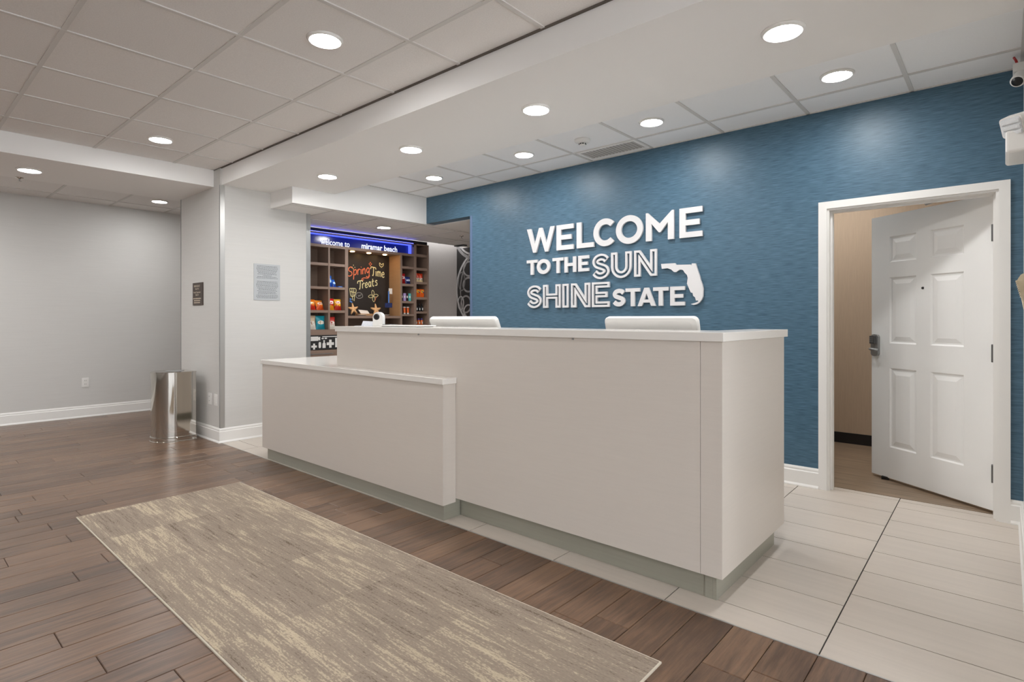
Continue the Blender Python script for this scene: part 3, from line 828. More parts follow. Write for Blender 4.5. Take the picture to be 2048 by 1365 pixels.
# ------------------------------------------------------------------ outlets and signs
def outlet(name, c, a, n, label, w=0.072, h=0.115, sockets=True):
    fr = frame(c, a, (0, 0, 1), n)
    root = tag(empty(name, c), label, 'outlet' if sockets else 'switch plate')
    prism('plate', [([(-w / 2, -h / 2), (w / 2, -h / 2), (w / 2, h / 2), (-w / 2, h / 2)], [])], fr, 0, 0.006, M['plastic'], root)
    if sockets:
        for dz in (-0.022, 0.022):
            prism('socket_face', [([(-0.017, dz - 0.014), (0.017, dz - 0.014), (0.017, dz + 0.014), (-0.017, dz + 0.014)], [])], fr, 0.006, 0.009, M['plastic'], root)
            for dx in (-0.007, 0.007):
                prism('slot', [([(dx - 0.0015, dz - 0.004), (dx + 0.0015, dz - 0.004), (dx + 0.0015, dz + 0.007), (dx - 0.0015, dz + 0.007)], [])], fr, 0.009, 0.0095, M['black'], root)
    else:
        prism('insert', [([(-0.018, -0.035), (0.018, -0.035), (0.018, 0.035), (-0.018, 0.035)], [])], fr, 0.006, 0.009, M['plastic'], root)
outlet('wall_outlet', (-8.72, 1.772, 0.438), (0, 1, 0), (1, 0, 0), 'white duplex outlet on the pale left wall')
outlet('wall_outlet', (-6.136, YC, 0.421), (1, 0, 0), (0, -1, 0), 'white duplex outlet on the pillar beside the steel bin')
outlet('data_plate', (-5.985, YC, 0.421), (1, 0, 0), (0, -1, 0), 'blank white plate on the pillar next to the metal corner guard', sockets=False)
M['notice'] = mat('notice_grey', rgb(184, 187, 189), 0.4)
M['ink'] = mat('notice_ink', rgb(92, 94, 96), 0.6)
nt = tag(empty('wall_notice', (XC, 2.762, 1.627)), 'grey wall notice with many lines of small print', 'sign')
frn = frame((XC, 2.762, 1.627), (0, 1, 0), (0, 0, 1), (1, 0, 0))
prism('plate', [([(-0.14, -0.191), (0.14, -0.191), (0.14, 0.191), (-0.14, 0.191)], [])], frn, 0.0, 0.006, M['notice'], nt)
rows = [(0.168, 0.92), (0.154, 0.96), (0.140, 0.98), (0.126, 0.94), (0.112, 0.9), (0.098, 0.8), (0.084, 0.88), (0.070, 0.4), None, (0.056, 0.9), (0.042, 0.96), None,
        (0.006, 0.92), (-0.008, 0.94), (-0.022, 1.0), (-0.036, 1.0), (-0.05, 0.96), (-0.064, 0.9), (-0.078, 0.78), (-0.092, 0.9), (-0.106, 0.8), (-0.12, 0.84), (-0.138, 0.96), (-0.152, 1.0), (-0.166, 0.92)]
polys = []
for r_ in rows:
    if not r_: continue
    t_, f_ = r_
    s = -0.118 * f_
    while s < 0.118 * f_ - 0.006:
        wl = random.uniform(0.008, 0.024)
        e_ = min(s + wl, 0.118 * f_)
        polys.append(([(s, t_ - 0.0022), (e_, t_ - 0.0022), (e_, t_ + 0.0022), (s, t_ + 0.0022)], []))
        s = e_ + 0.004
pr = prism('small_print', polys, frn, 0.006, 0.0066, M['ink'], nt)
pr['kind'] = 'stuff'
M['signbrown'] = mat('sign_brown', rgb(62, 46, 38), 0.45)
M['signtext'] = mat('sign_text', rgb(206, 192, 170), 0.5)
eg = tag(empty('emergency_sign', (-6.453, YC, 1.504)), 'dark brown emergency sign with cream lettering on the pillar', 'sign')
fre = frame((-6.453, YC, 1.504), (1, 0, 0), (0, 0, 1), (0, -1, 0))
prism('plate', [([(-0.139, -0.12), (0.139, -0.12), (0.139, 0.12), (-0.139, 0.12)], [])], fre, 0.0, 0.008, M['signbrown'], eg)
for body, s, t_, h in (('EMERGENCY', 0.085, 0.075, 0.021), ('Dial 911', 0.05, 0.046, 0.019), ('Hotel Operator', 0.1, 0.010, 0.019), ('Dial 0', 0.042, -0.018, 0.019)):
    text('lettering', body, fre, -s - 0.015, s - 0.015, t_, M['signtext'], eg, height=h, bold=0.012, thick=0.0085)
polys = []
for t_, s in ((-0.048, 0.105), (-0.070, 0.085), (-0.092, 0.085)):
    q = -s - 0.015
    while q < s - 0.02:
        wl = random.uniform(0.014, 0.04); e_ = min(q + wl, s - 0.015)
        polys.append(([(q, t_ - 0.006), (e_, t_ - 0.006), (e_, t_ + 0.005), (q, t_ + 0.005)], [])); q = e_ + 0.007
pr = prism('small_print', polys, fre, 0.008, 0.0086, M['signtext'], eg)
pr['kind'] = 'stuff'

# ------------------------------------------------------------------ wall lettering on the blue wall
M['letter'] = mat('letter_white', rgb(224, 222, 222), 0.35)
frl = frame((0, YW, 0), (1, 0, 0), (0, 0, 1), (0, -1, 0))
D0, D1 = 0.006, 0.026
def rect(x0, x1, z0, z1): return ([(x0, z0), (x1, z0), (x1, z1), (x0, z1)], [])
def par(xa, za, xb, zb, hw): return ([(xa, za), (xb, zb), (xb + hw, zb), (xa + hw, za)], [])
def ell(cx, cz, rx, rz, a0=0, a1=360, n=48): return [(cx + rx * math.cos(R(a0 + (a1 - a0) * k / n)), cz + rz * math.sin(R(a0 + (a1 - a0) * k / n))) for k in range(n + (0 if a1 - a0 == 360 else 1))]
def inset(poly, d):
    n = len(poly); out = []
    A = sum(poly[i][0] * poly[(i + 1) % n][1] - poly[(i + 1) % n][0] * poly[i][1] for i in range(n))
    s = 1 if A > 0 else -1
    for i in range(n):
        p0, p1, p2 = Vector(poly[i - 1]), Vector(poly[i]), Vector(poly[(i + 1) % n])
        e1, e2 = (p1 - p0).normalized(), (p2 - p1).normalized()
        n1, n2 = Vector((-e1.y, e1.x)) * s, Vector((-e2.y, e2.x)) * s
        b = n1 + n2
        k = b.length_squared
        q = p1 + b * (2 * d / k) if k > 1e-6 else p1 + n1 * d
        out.append((q.x, q.y))
    return out
def stroke(path, t):
    Lf, Rt = [], []
    for i, p in enumerate(path):
        a = path[max(i - 1, 0)]; c = path[min(i + 1, len(path) - 1)]
        tx, ty = c[0] - a[0], c[1] - a[1]; l = math.hypot(tx, ty)
        nx, ny = -ty / l * t / 2, tx / l * t / 2
        Lf.append((p[0] + nx, p[1] + ny)); Rt.append((p[0] - nx, p[1] - ny))
    return Lf + Rt[::-1]
S_C = [(0.97, 0.83), (0.80, 0.95), (0.52, 1.0), (0.20, 0.93), (0.05, 0.76), (0.17, 0.60), (0.50, 0.50), (0.83, 0.40), (0.96, 0.23), (0.80, 0.07), (0.48, 0.0), (0.18, 0.06), (0.0, 0.19)]
def s_path(x0, x1, z0, z1, t):
    return smooth_path([(x0 + t / 2 + px * (x1 - x0 - t), z0 + t / 2 + pz * (z1 - z0 - t)) for px, pz in S_C], 8)
def poly_E(x0, x1, z0, z1, t, a):
    m0, m1 = (z0 + z1) / 2 - a / 2, (z0 + z1) / 2 + a / 2
    xm = x1 - 0.12 * (x1 - x0)
    return [(x0, z0), (x1, z0), (x1, z0 + a), (x0 + t, z0 + a), (x0 + t, m0), (xm, m0), (xm, m1), (x0 + t, m1), (x0 + t, z1 - a), (x1, z1 - a), (x1, z1), (x0, z1)]
def poly_H(x0, x1, z0, z1, t, a):
    m0, m1 = (z0 + z1) / 2 - a / 2, (z0 + z1) / 2 + a / 2
    return [(x0, z0), (x0 + t, z0), (x0 + t, m0), (x1 - t, m0), (x1 - t, z0), (x1, z0), (x1, z1), (x1 - t, z1), (x1 - t, m1), (x0 + t, m1), (x0 + t, z1), (x0, z1)]
def poly_N(x0, x1, z0, z1, t):
    k = 0.42 * (z1 - z0)
    return [(x0, z0), (x0 + t, z0), (x0 + t, z1 - k), (x1 - t * 0.95, z0), (x1, z0), (x1, z1), (x1 - t, z1), (x1 - t, z0 + k), (x0 + t * 0.95, z1), (x0, z1)]
def solid(ch, x0, x1, z0, z1, t, a):
    w, h = x1 - x0, z1 - z0
    if ch == 'E': return [(poly_E(x0, x1, z0, z1, t, a), [])]
    if ch == 'H': return [(poly_H(x0, x1, z0, z1, t, a), [])]
    if ch == 'L': return [([(x0, z0), (x1, z0), (x1, z0 + a), (x0 + t, z0 + a), (x0 + t, z1), (x0, z1)], [])]
    if ch == 'T':
        c = (x0 + x1) / 2
        return [([(c - t / 2, z0), (c + t / 2, z0), (c + t / 2, z1 - a), (x1, z1 - a), (x1, z1), (x0, z1), (x0, z1 - a), (c - t / 2, z1 - a)], [])]
    if ch == 'O': return [(ell((x0 + x1) / 2, (z0 + z1) / 2, w / 2, h / 2), [ell((x0 + x1) / 2, (z0 + z1) / 2, w / 2 - t, h / 2 - t)])]
    if ch == 'C':
        cx, cz = x0 + h / 2, (z0 + z1) / 2
        rx = h / 2
        return [(ell(cx, cz, rx, h / 2, 43, 317) + ell(cx, cz, rx - t, h / 2 - t, 317, 43), [])]
    if ch == 'S': return [(stroke(s_path(x0, x1, z0, z1, t), t), [])]
    def cross(p, q, r_, t_):
        d1x, d1y, d2x, d2y = q[0] - p[0], q[1] - p[1], t_[0] - r_[0], t_[1] - r_[1]
        k = ((r_[0] - p[0]) * d2y - (r_[1] - p[1]) * d2x) / (d1x * d2y - d1y * d2x)
        return (p[0] + d1x * k, p[1] + d1y * k)
    if ch == 'W':
        hw = t * 1.0; n = hw * 0.72; b1, b2 = x0 + 0.285 * w - n / 2, x0 + 0.715 * w - n / 2; m = (x0 + x1) / 2 - n / 2
        v1 = cross((x0 + hw, z1), (b1 + hw * 0.9, z0), (b1 + n - hw * 0.9, z0), (m, z1))
        v2 = cross((b1 + n, z0), (m + hw * 0.95, z1), (m + n - hw * 0.95, z1), (b2, z0))
        v3 = cross((m + n, z1), (b2 + hw * 0.9, z0), (b2 + n - hw * 0.9, z0), (x1 - hw, z1))
        return [([(x0, z1), (x0 + hw, z1), v1, (m, z1), (m + n, z1), v3, (x1 - hw, z1), (x1, z1), (b2 + n, z0), (b2, z0), v2, (b1 + n, z0), (b1, z0)], [])]
    if ch == 'M':
        mid, e = (x0 + x1) / 2, 0.07 * w
        return [([(x0, z0), (x0 + t, z0), (x0 + t, z0 + 0.60 * h), (mid - 0.03 * w, z0 + 0.28 * h), (mid + 0.03 * w, z0 + 0.28 * h), (x1 - t, z0 + 0.60 * h), (x1 - t, z0), (x1, z0),
                  (x1, z1), (x1 - e, z1), (mid, z0 + 0.58 * h), (x0 + e, z1), (x0, z1)], [])]
    if ch == 'A':
        hw = t * 1.08; m = (x0 + x1) / 2 - hw / 2
        zb, zt = z0 + 0.19 * h, z0 + 0.19 * h + a * 0.85
        xl = lambda z: x0 + hw + (m - x0) * (z - z0) / h
        xr = lambda z: x1 - hw + (m + hw - x1) * (z - z0) / h
        ap = cross((x0 + hw, z0), (m + hw, z1), (x1 - hw, z0), (m, z1))
        return [([(x0, z0), (x0 + hw, z0), (xl(zb), zb), (xr(zb), zb), (x1 - hw, z0), (x1, z0), (m + hw, z1), (m, z1)], [[(xl(zt), zt), (xr(zt), zt), ap]])]
def inline(ch, x0, x1, z0, z1, t, ln):
    if ch == 'S':
        path = s_path(x0, x1, z0, z1, t)
        outer = stroke(path, t); hole = stroke(path[2:-2], t - 2 * ln)
        return [(outer, [hole])]
    if ch == 'U':
        r = (x1 - x0 - t) / 2; cx = (x0 + x1) / 2; zc = z0 + t / 2 + r
        path = [(x0 + t / 2, z1 - (z1 - zc) * k / 4) for k in range(4)] + ell(cx, zc, r, r, 180, 360, 24) + [(x1 - t / 2, zc + (z1 - zc) * k / 4) for k in range(1, 5)]
        hp = [(x0 + t / 2, z1 - ln)] + path[1:-1] + [(x1 - t / 2, z1 - ln)]
        return [(stroke(path, t), [stroke(hp, t - 2 * ln)])]
    if ch == 'N': p = poly_N(x0, x1, z0, z1, t)
    elif ch == 'H': p = poly_H(x0, x1, z0, z1, t, t * 0.86)
    elif ch == 'E': p = poly_E(x0, x1, z0, z1, t, t * 0.86)
    else: p = [(x0, z0), (x1, z0), (x1, z1), (x0, z1)]
    return [(p, [inset(p, ln)])]
sg = tag(empty('welcome_lettering', (-2.8, YW, 1.35)), 'raised white lettering WELCOME TO THE SUNSHINE STATE on the blue wall', 'lettering')
for ch, x0, x1 in (('W', -3.768, -3.405), ('E', -3.382, -3.176), ('L', -3.138, -2.941), ('C', -2.945, -2.715), ('O', -2.70, -2.426), ('M', -2.396, -2.132), ('E', -2.082, -1.882)):
    e_ = 0.005 if ch in 'CO' else 0
    prism('letter', solid(ch, x0, x1, 1.925 - e_, 2.175 + e_, 0.055, 0.046), frl, D0, D1, M['letter'], sg)
for ch, x0, x1 in (('T', -3.77, -3.629), ('O', -3.635, -3.464), ('T', -3.433, -3.296), ('H', -3.285, -3.145), ('E', -3.12, -2.997)):
    prism('letter', solid(ch, x0, x1, 1.698, 1.851, 0.038, 0.031), frl, D0, D1, M['letter'], sg)
for ch, x0, x1 in (('S', -2.738, -2.601), ('T', -2.60, -2.455), ('A', -2.477, -2.303), ('T', -2.326, -2.182), ('E', -2.166, -2.034)):
    prism('letter', solid(ch, x0, x1, 1.353, 1.516, 0.039, 0.032), frl, D0, D1, M['letter'], sg)
for ch, x0, x1 in (('S', -2.963, -2.767), ('U', -2.752, -2.54), ('N', -2.513, -2.292)):
    prism('letter', inline(ch, x0, x1, 1.614 if ch != 'N' else 1.618, 1.853, 0.063, 0.020), frl, D0, D1, M['letter'], sg)
for ch, x0, x1 in (('S', -3.77, -3.571), ('H', -3.554, -3.334), ('I', -3.31, -3.238), ('N', -3.206, -2.985), ('E', -2.963, -2.771)):
    prism('letter', inline(ch, x0, x1, 1.351, 1.586, 0.061, 0.020), frl, D0, D1, M['letter'], sg)
fls = [(-2.25, 1.717), (-2.121, 1.716), (-2.114, 1.701), (-1.982, 1.695), (-1.976, 1.683), (-1.972, 1.704), (-1.94, 1.702), (-1.93, 1.667), (-1.904, 1.592), (-1.898, 1.564), (-1.882, 1.522), (-1.875, 1.486), (-1.878, 1.425), (-1.886, 1.401), (-1.907, 1.374), (-1.932, 1.36), (-1.957, 1.356), (-1.981, 1.363), (-1.94, 1.374), (-1.915, 1.384), (-1.923, 1.394), (-1.936, 1.39), (-1.944, 1.419), (-1.961, 1.432), (-1.965, 1.456), (-1.982, 1.461), (-2.004, 1.511), (-2.015, 1.536), (-2.008, 1.585), (-2.015, 1.61), (-2.034, 1.628), (-2.05, 1.653), (-2.077, 1.659), (-2.113, 1.638), (-2.132, 1.641), (-2.157, 1.664), (-2.193, 1.677), (-2.243, 1.674)]
tag(prism('state_silhouette', [(fls, [])], frl, D0, D1, M['letter']), 'raised white cutout of a long peninsula beside the wall lettering', 'wall emblem')

# ------------------------------------------------------------------ snack shelves
XF, XB = -6.62, -6.89
sh = tag(empty('display_shelves', (-6.75, 4.5, 0)), 'taupe laminate display shelving with a lit chalkboard niche', 'shelving')
def up(y0, y1, z0, z1, name='upright', m='laminate'): return box(name, (XB, y0, z0), (XF, y1, z1), M[m], sh)
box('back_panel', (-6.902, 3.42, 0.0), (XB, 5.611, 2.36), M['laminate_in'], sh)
up(3.42, 3.45, 0.0, 2.36)
for y0, y1, z1 in ((3.916, 3.938, 2.168), (4.162, 4.209, 2.168), (5.078, 5.107, 2.168), (5.324, 5.372, 2.36), (5.581, 5.611, 2.36)):
    up(y0, y1, 0.0 if y0 > 5 or y0 == 4.162 else 1.10, z1)
def bd(y0, y1, z0, z1): return box('shelf_board', (XB, y0, z0), (XF - 0.004, y1, z1), M['laminate'], sh)
for z0, z1 in ((1.93, 1.965), (1.625, 1.657), (1.318, 1.352)): bd(3.45, 3.916, z0, z1); bd(3.938, 4.162, z0, z1)
bd(3.45, 4.162, 1.03, 1.10)
bd(4.209, 5.078, 1.247, 1.281); bd(4.209, 5.078, 1.03, 1.10)
for z0, z1 in ((1.977, 2.012), (1.721, 1.756), (1.469, 1.502), (1.28, 1.307), (1.06, 1.10)): bd(5.107, 5.324, z0, z1)
for z0, z1 in ((2.172, 2.213), (1.968, 2.006), (1.762, 1.795), (1.529, 1.566), (1.32, 1.35), (1.115, 1.15)): bd(5.372, 5.581, z0, z1)
boxes('header_rail', [((XB, 3.45, 2.168), (XF, 5.324, 2.203)), ((XB, 3.45, 2.345), (XF, 5.324, 2.36)), ((XB, 5.324, 2.345), (XF, 5.611, 2.36))], M['laminate'], sh)
# lower graphic panel and drawer
M['graphic'] = mat('graphic_black', rgb(38, 37, 37), 0.5)
M['graphic_w'] = mat('graphic_white', rgb(222, 220, 216), 0.5)
gp = box('graphic_panel', (XF - 0.012, 3.45, 0.842), (XF, 4.162, 1.03), M['graphic'], sh)
frx = frame((XF, 0, 0), (0, 1, 0), (0, 0, 1), (1, 0, 0))
def plus(c, z, r): w = r * 0.34; return ([(c - w, z - r), (c + w, z - r), (c + w, z - w), (c + r, z - w), (c + r, z + w), (c + w, z + w), (c + w, z + r), (c - w, z + r), (c - w, z + w), (c - r, z + w), (c - r, z - w), (c - w, z - w)], [])
def bottle2(c, z, w, h): return ([(c - w, z), (c + w, z), (c + w, z + h * 0.55), (c + w * 0.35, z + h * 0.75), (c + w * 0.35, z + h * 0.85), (c + w * 0.55, z + h * 0.88), (c + w * 0.55, z + h), (c - w * 0.55, z + h), (c - w * 0.55, z + h * 0.88), (c - w * 0.35, z + h * 0.85), (c - w * 0.35, z + h * 0.75), (c - w, z + h * 0.55)], [])
def pill(c, z, w, h): return (ell(c, z + h - w, w, w, 0, 180, 8) + ell(c, z + w, w, w, 180, 360, 8), [])
prism('pictogram', [plus(3.715, 0.885, 0.038)], frx, 0, 0.001, M['graphic_w'], gp)
prism('pictogram', [plus(3.945, 0.915, 0.052)], frx, 0, 0.001, M['graphic_w'], gp)
prism('pictogram', [bottle2(3.855, 0.862, 0.022, 0.1)], frx, 0, 0.001, M['graphic_w'], gp)
prism('pictogram', [pill(3.795, 0.862, 0.017, 0.08)], frx, 0, 0.001, M['graphic_w'], gp)
prism('pictogram', [rect(3.67, 3.775, 0.957, 1.012), rect(3.775, 3.785, 0.97, 1.0), rect(3.785, 3.80, 0.962, 1.008)], frx, 0, 0.001, M['graphic_w'], gp)
prism('pictogram', [rect(3.83, 4.10, 1.003, 1.013)], frx, 0, 0.001, M['graphic_w'], gp)
prism('pictogram', [(ell(3.835, 0.985, 0.018, 0.009, 0, 360, 12), []), (ell(3.88, 0.986, 0.018, 0.009, 0, 360, 12), [])], frx, 0, 0.001, M['graphic_w'], gp)
prism('pictogram', [rect(4.015, 4.1, 0.865, 0.99)], frx, 0, 0.001, M['graphic_w'], gp)
dr = box('drawer_front', (XF - 0.02, 3.45, 0.10), (XF + 0.002, 4.162, 0.836), M['laminate'], sh)
box('pull_bar', (XF + 0.004, 3.55, 0.785), (XF + 0.012, 3.98, 0.792), M['steel'], dr)
box('lower_front', (XF - 0.02, 4.209, 0.10), (XF, 5.078, 1.03), M['laminate'], sh)  # plain laminate front below the niche
# chalkboard
M['chalkboard'] = mat('chalkboard_black', rgb(40, 33, 28), 0.5, var=((4, 4, 4), 0.10, 3))
cb = box('chalkboard', (XB, 4.209, 1.281), (XB + 0.008, 5.078, 2.168), M['chalkboard'], sh)
M['niche_wood'] = mat('niche_side_tan', rgb(172, 132, 92), 0.45, var=((3, 3, 40), 0.06, 4))
box('niche_side', (XB + 0.008, 5.070, 1.281), (XF - 0.004, 5.078, 2.168), M['niche_wood'], sh)
M['chalk_o'] = mat('chalk_orange', rgb(226, 122, 84), 0.9)
M['chalk_y'] = mat('chalk_cream', rgb(226, 214, 160), 0.9)
M['chalk_w'] = mat('chalk_white', rgb(190, 186, 178), 0.9)
M['chalk_b'] = mat('chalk_blue', rgb(84, 128, 196), 0.9)
LET = {'S': [[(.9, .8), (.6, 1), (.25, .88), (.3, .6), (.7, .42), (.75, .12), (.35, 0), (.0, .15)]],
       'p': [[(.1, .62), (.12, .1), (.08, -.45)], [(.1, .5), (.4, .65), (.58, .4), (.42, .08), (.12, .1)]],
       'r': [[(.1, .62), (.12, 0)], [(.12, .4), (.3, .64), (.52, .56)]], 'i': [[(.12, .6), (.14, 0)], [(.1, .82), (.16, .86)]],
       'n': [[(.1, .62), (.12, 0)], [(.12, .4), (.36, .66), (.5, .42), (.52, 0)]],
       'g': [[(.52, .55), (.3, .66), (.1, .4), (.28, .08), (.5, .3)], [(.54, .62), (.54, -.15), (.34, -.42), (.02, -.28)]],
       'T': [[(-.05, .72), (.02, .98), (.4, 1.0), (.85, .98), (.9, .8)], [(.46, 1.0), (.48, .5), (.4, .02), (.25, .05)]],
       'm': [[(.1, .6), (.12, 0)], [(.12, .4), (.3, .65), (.42, .4), (.43, 0)], [(.43, .4), (.6, .65), (.74, .4), (.76, 0)]],
       'e': [[(.1, .32), (.5, .36), (.4, .64), (.14, .5), (.12, .15), (.35, 0), (.56, .12)]],
       'a': [[(.5, .55), (.28, .66), (.1, .35), (.28, .02), (.5, .25)], [(.52, .62), (.53, .1), (.62, .0)]],
       't': [[(.25, .95), (.24, .2), (.38, 0), (.5, .08)], [(.05, .62), (.5, .64)]],
       's': [[(.5, .55), (.3, .66), (.14, .5), (.46, .28), (.4, .04), (.08, .06)]]}
ADV = {'S': .95, 'T': .8, 'm': .88, 'i': .28, 'r': .55}
fchalk = frame((XB + 0.008, 0, 0), (0, 1, 0), (0, 0, 1), (1, 0, 0))
def chalk_word(word, y0, z0, h, slope, width, m):
    tot = sum(ADV.get(c, .66) for c in word); k = width / tot; x = 0; paths = []
    for c in word:
        for st in LET[c]: paths.append([(y0 + (x + px) * k, z0 + (x + px) * k * slope + pz * h) for px, pz in st])
        x += ADV.get(c, .66)
    V, F = ribbon_data(paths, 0.0135, fchalk, 0.0006)
    link('chalk_word', mesh('chalk_word', V, F), m, cb)
chalk_word('Spring', 4.36, 1.83, 0.125, 0.18, 0.37, M['chalk_o'])
chalk_word('Time', 4.75, 1.87, 0.12, -0.10, 0.24, M['chalk_y'])
chalk_word('Treats', 4.53, 1.655, 0.115, 0.22, 0.34, M['chalk_y'])
def chalk(paths, m, w=0.008):
    V, F = ribbon_data(paths, w, fchalk, 0.0006)
    link('chalk_drawing', mesh('chalk_drawing', V, F), m, cb)
chalk([[(4.73, 1.865), (4.70, 1.825), (4.64, 1.825), (4.60, 1.81), (4.605, 1.79), (4.63, 1.80)]], M['chalk_o'], 0.011)
chalk([[(4.61, 1.55), (4.605, 1.585), (4.57, 1.61), (4.52, 1.605), (4.50, 1.57), (4.52, 1.535), (4.57, 1.53), (4.61, 1.55)]], M['chalk_w'], 0.005)
chalk([[(4.535, 1.575), (4.545, 1.555), (4.555, 1.575), (4.565, 1.56), (4.58, 1.585), (4.59, 1.575)]], M['chalk_w'], 0.004)
for a0 in range(0, 360, 90):
    c, z = 4.79, 1.57
    ux, uz = math.cos(R(a0 + 8)), math.sin(R(a0 + 8)); px, pz = -uz, ux
    chalk([[(c, z), (c + 0.045 * ux + 0.022 * px, z + 0.045 * uz + 0.022 * pz), (c + 0.085 * ux, z + 0.085 * uz), (c + 0.045 * ux - 0.022 * px, z + 0.045 * uz - 0.022 * pz), (c, z)]], M['chalk_y'], 0.008)
chalk([[(4.84, 1.565), (4.825, 1.52), (4.81, 1.49)]], M['chalk_o'], 0.009)
chalk([[(4.40, 1.665), (4.50, 1.66), (4.48, 1.57), (4.42, 1.56), (4.40, 1.665)], [(4.41, 1.62), (4.49, 1.61)], [(4.435, 1.66), (4.44, 1.56)], [(4.465, 1.66), (4.465, 1.56)], [(4.44, 1.56), (4.45, 1.50)], [(4.48, 1.57), (4.47, 1.49)]], M['chalk_y'], 0.009)
chalk([[(4.40, 1.49), (4.44, 1.47)], [(4.40, 1.52), (4.43, 1.51)]], M['chalk_b'], 0.02)
chalk([[(4.46, 1.985), (4.46, 2.0)], [(4.46, 1.93), (4.46, 1.95)], [(4.43, 1.965), (4.445, 1.965)], [(4.475, 1.965), (4.49, 1.965)]], M['chalk_y'], 0.008)
chalk([[(4.74, 2.06), (4.75, 2.04), (4.765, 2.03), (4.75, 2.02), (4.74, 2.0), (4.73, 2.02), (4.715, 2.03), (4.73, 2.04), (4.74, 2.06)]], M['chalk_o'], 0.007)
chalk([[(4.93, 2.03), (4.90, 2.06), (4.90, 2.02), (4.93, 2.0), (4.96, 2.02), (4.965, 2.055), (4.93, 2.03)], [(4.93, 2.0), (4.93, 1.99)]], M['chalk_y'], 0.009)
# niche puck lights
M['puck'] = mat('warm_puck_lens', (1, 1, 1, 1), 0.4, emit=((1.0, 0.62, 0.27, 1), 34.0))
for y in (4.348, 4.614, 4.884):
    lathe('puck_light', [(0.028, 0.0), (0.030, -0.005), (0.024, -0.008), (0.0, -0.009)], M['puck'], sh, seg=20, axis=frame((-6.735, y, 2.168), (1, 0, 0), (0, 1, 0), (0, 0, 1)), local=False)
# black box painted as the shade in the gap above the shelving
M['gap'] = mat('painted_gap_shade', rgb(20, 18, 17), 0.9)
box('gap_shade', (-6.90, 3.42, 2.36), (-6.66, 5.611, 2.412), M['gap'], sh)

# lit blue header sign
ls = tag(empty('light_box_sign', (-6.72, 4.5, 2.203)), 'glowing blue header sign reading welcome to miramar beach above the shelves', 'sign')
def blue_panel():
    return mat('blue_sign_face', rgb(8, 20, 96), 0.16, emit=((0.012, 0.035, 0.42, 1), 0.16))
M['sign_blue'] = blue_panel()
M['led'] = mat('blue_led', (0.05, 0.08, 0.9, 1), 0.4, emit=((0.075, 0.11, 0.9, 1), 1.5))
M['led_up'] = mat('blue_led_tape', (0.05, 0.08, 0.9, 1), 0.4, emit=((0.09, 0.11, 1.0, 1), 9.0))
M['sign_white'] = mat('sign_letter_white', rgb(235, 238, 245), 0.4, emit=((0.75, 0.82, 1.0, 1), 0.8))
box('sign_face', (-6.74, 3.45, 2.203), (-6.72, 5.324, 2.345), M['sign_blue'], ls)
box('led_strip', (-6.719, 3.45, 2.334), (-6.665, 5.31, 2.345), M['led'], ls)
box('led_strip', (-6.719, 5.295, 2.203), (-6.665, 5.31, 2.334), M['led'], ls)
box('sign_switch', (-6.64, 5.312, 2.31), (-6.622, 5.323, 2.338), M['black'], ls)
frs = frame((-6.665, 0, 0), (0, 1, 0), (0, 0, 1), (1, 0, 0))
text('sign_lettering', 'welcome to', frs, 3.826, 4.252, 2.207, M['sign_white'], ls, height=0.080, bold=0.006, thick=0.012)
text('sign_lettering', 'miramar beach', frs, 4.440, 5.043, 2.209, M['sign_white'], ls, height=0.080, bold=0.022, thick=0.012)
tag(box('led_tape', (-6.640, 3.45, 2.3605), (-6.626, 5.32, 2.3645), M['led_up']), 'thin blue light tape under the low ceiling above the header sign', 'light strip')

# ------------------------------------------------------------------ goods on the shelves
def bag_mesh(w, h, d):
    nx, nz = 10, 12
    V, F = [], []
    for side in (1, -1):
        for j in range(nz + 1):
            for i in range(nx + 1):
                a, b = i / nx * 2 - 1, j / nz
                e = max(0.0, (1 - abs(a) ** 2.6)) * max(0.0, math.sin(math.pi * min(max((b - 0.05) / 0.9, 0), 1))) ** 0.6
                pinch = 1 - 0.07 * math.sin(math.pi * b)
                wob = 0.010 * math.sin(9 * a + 5 * b) * e
                V.append((side * (d / 2 * e) + wob * 0.4, a * w / 2 * pinch, b * h))
    n = (nx + 1) * (nz + 1)
    for s in (0, 1):
        for j in range(nz):
            for i in range(nx):
                q = [s * n + j * (nx + 1) + i, s * n + j * (nx + 1) + i + 1, s * n + (j + 1) * (nx + 1) + i + 1, s * n + (j + 1) * (nx + 1) + i]
                F.append(q if s == 0 else q[::-1])
    return mesh('bag', V, F)
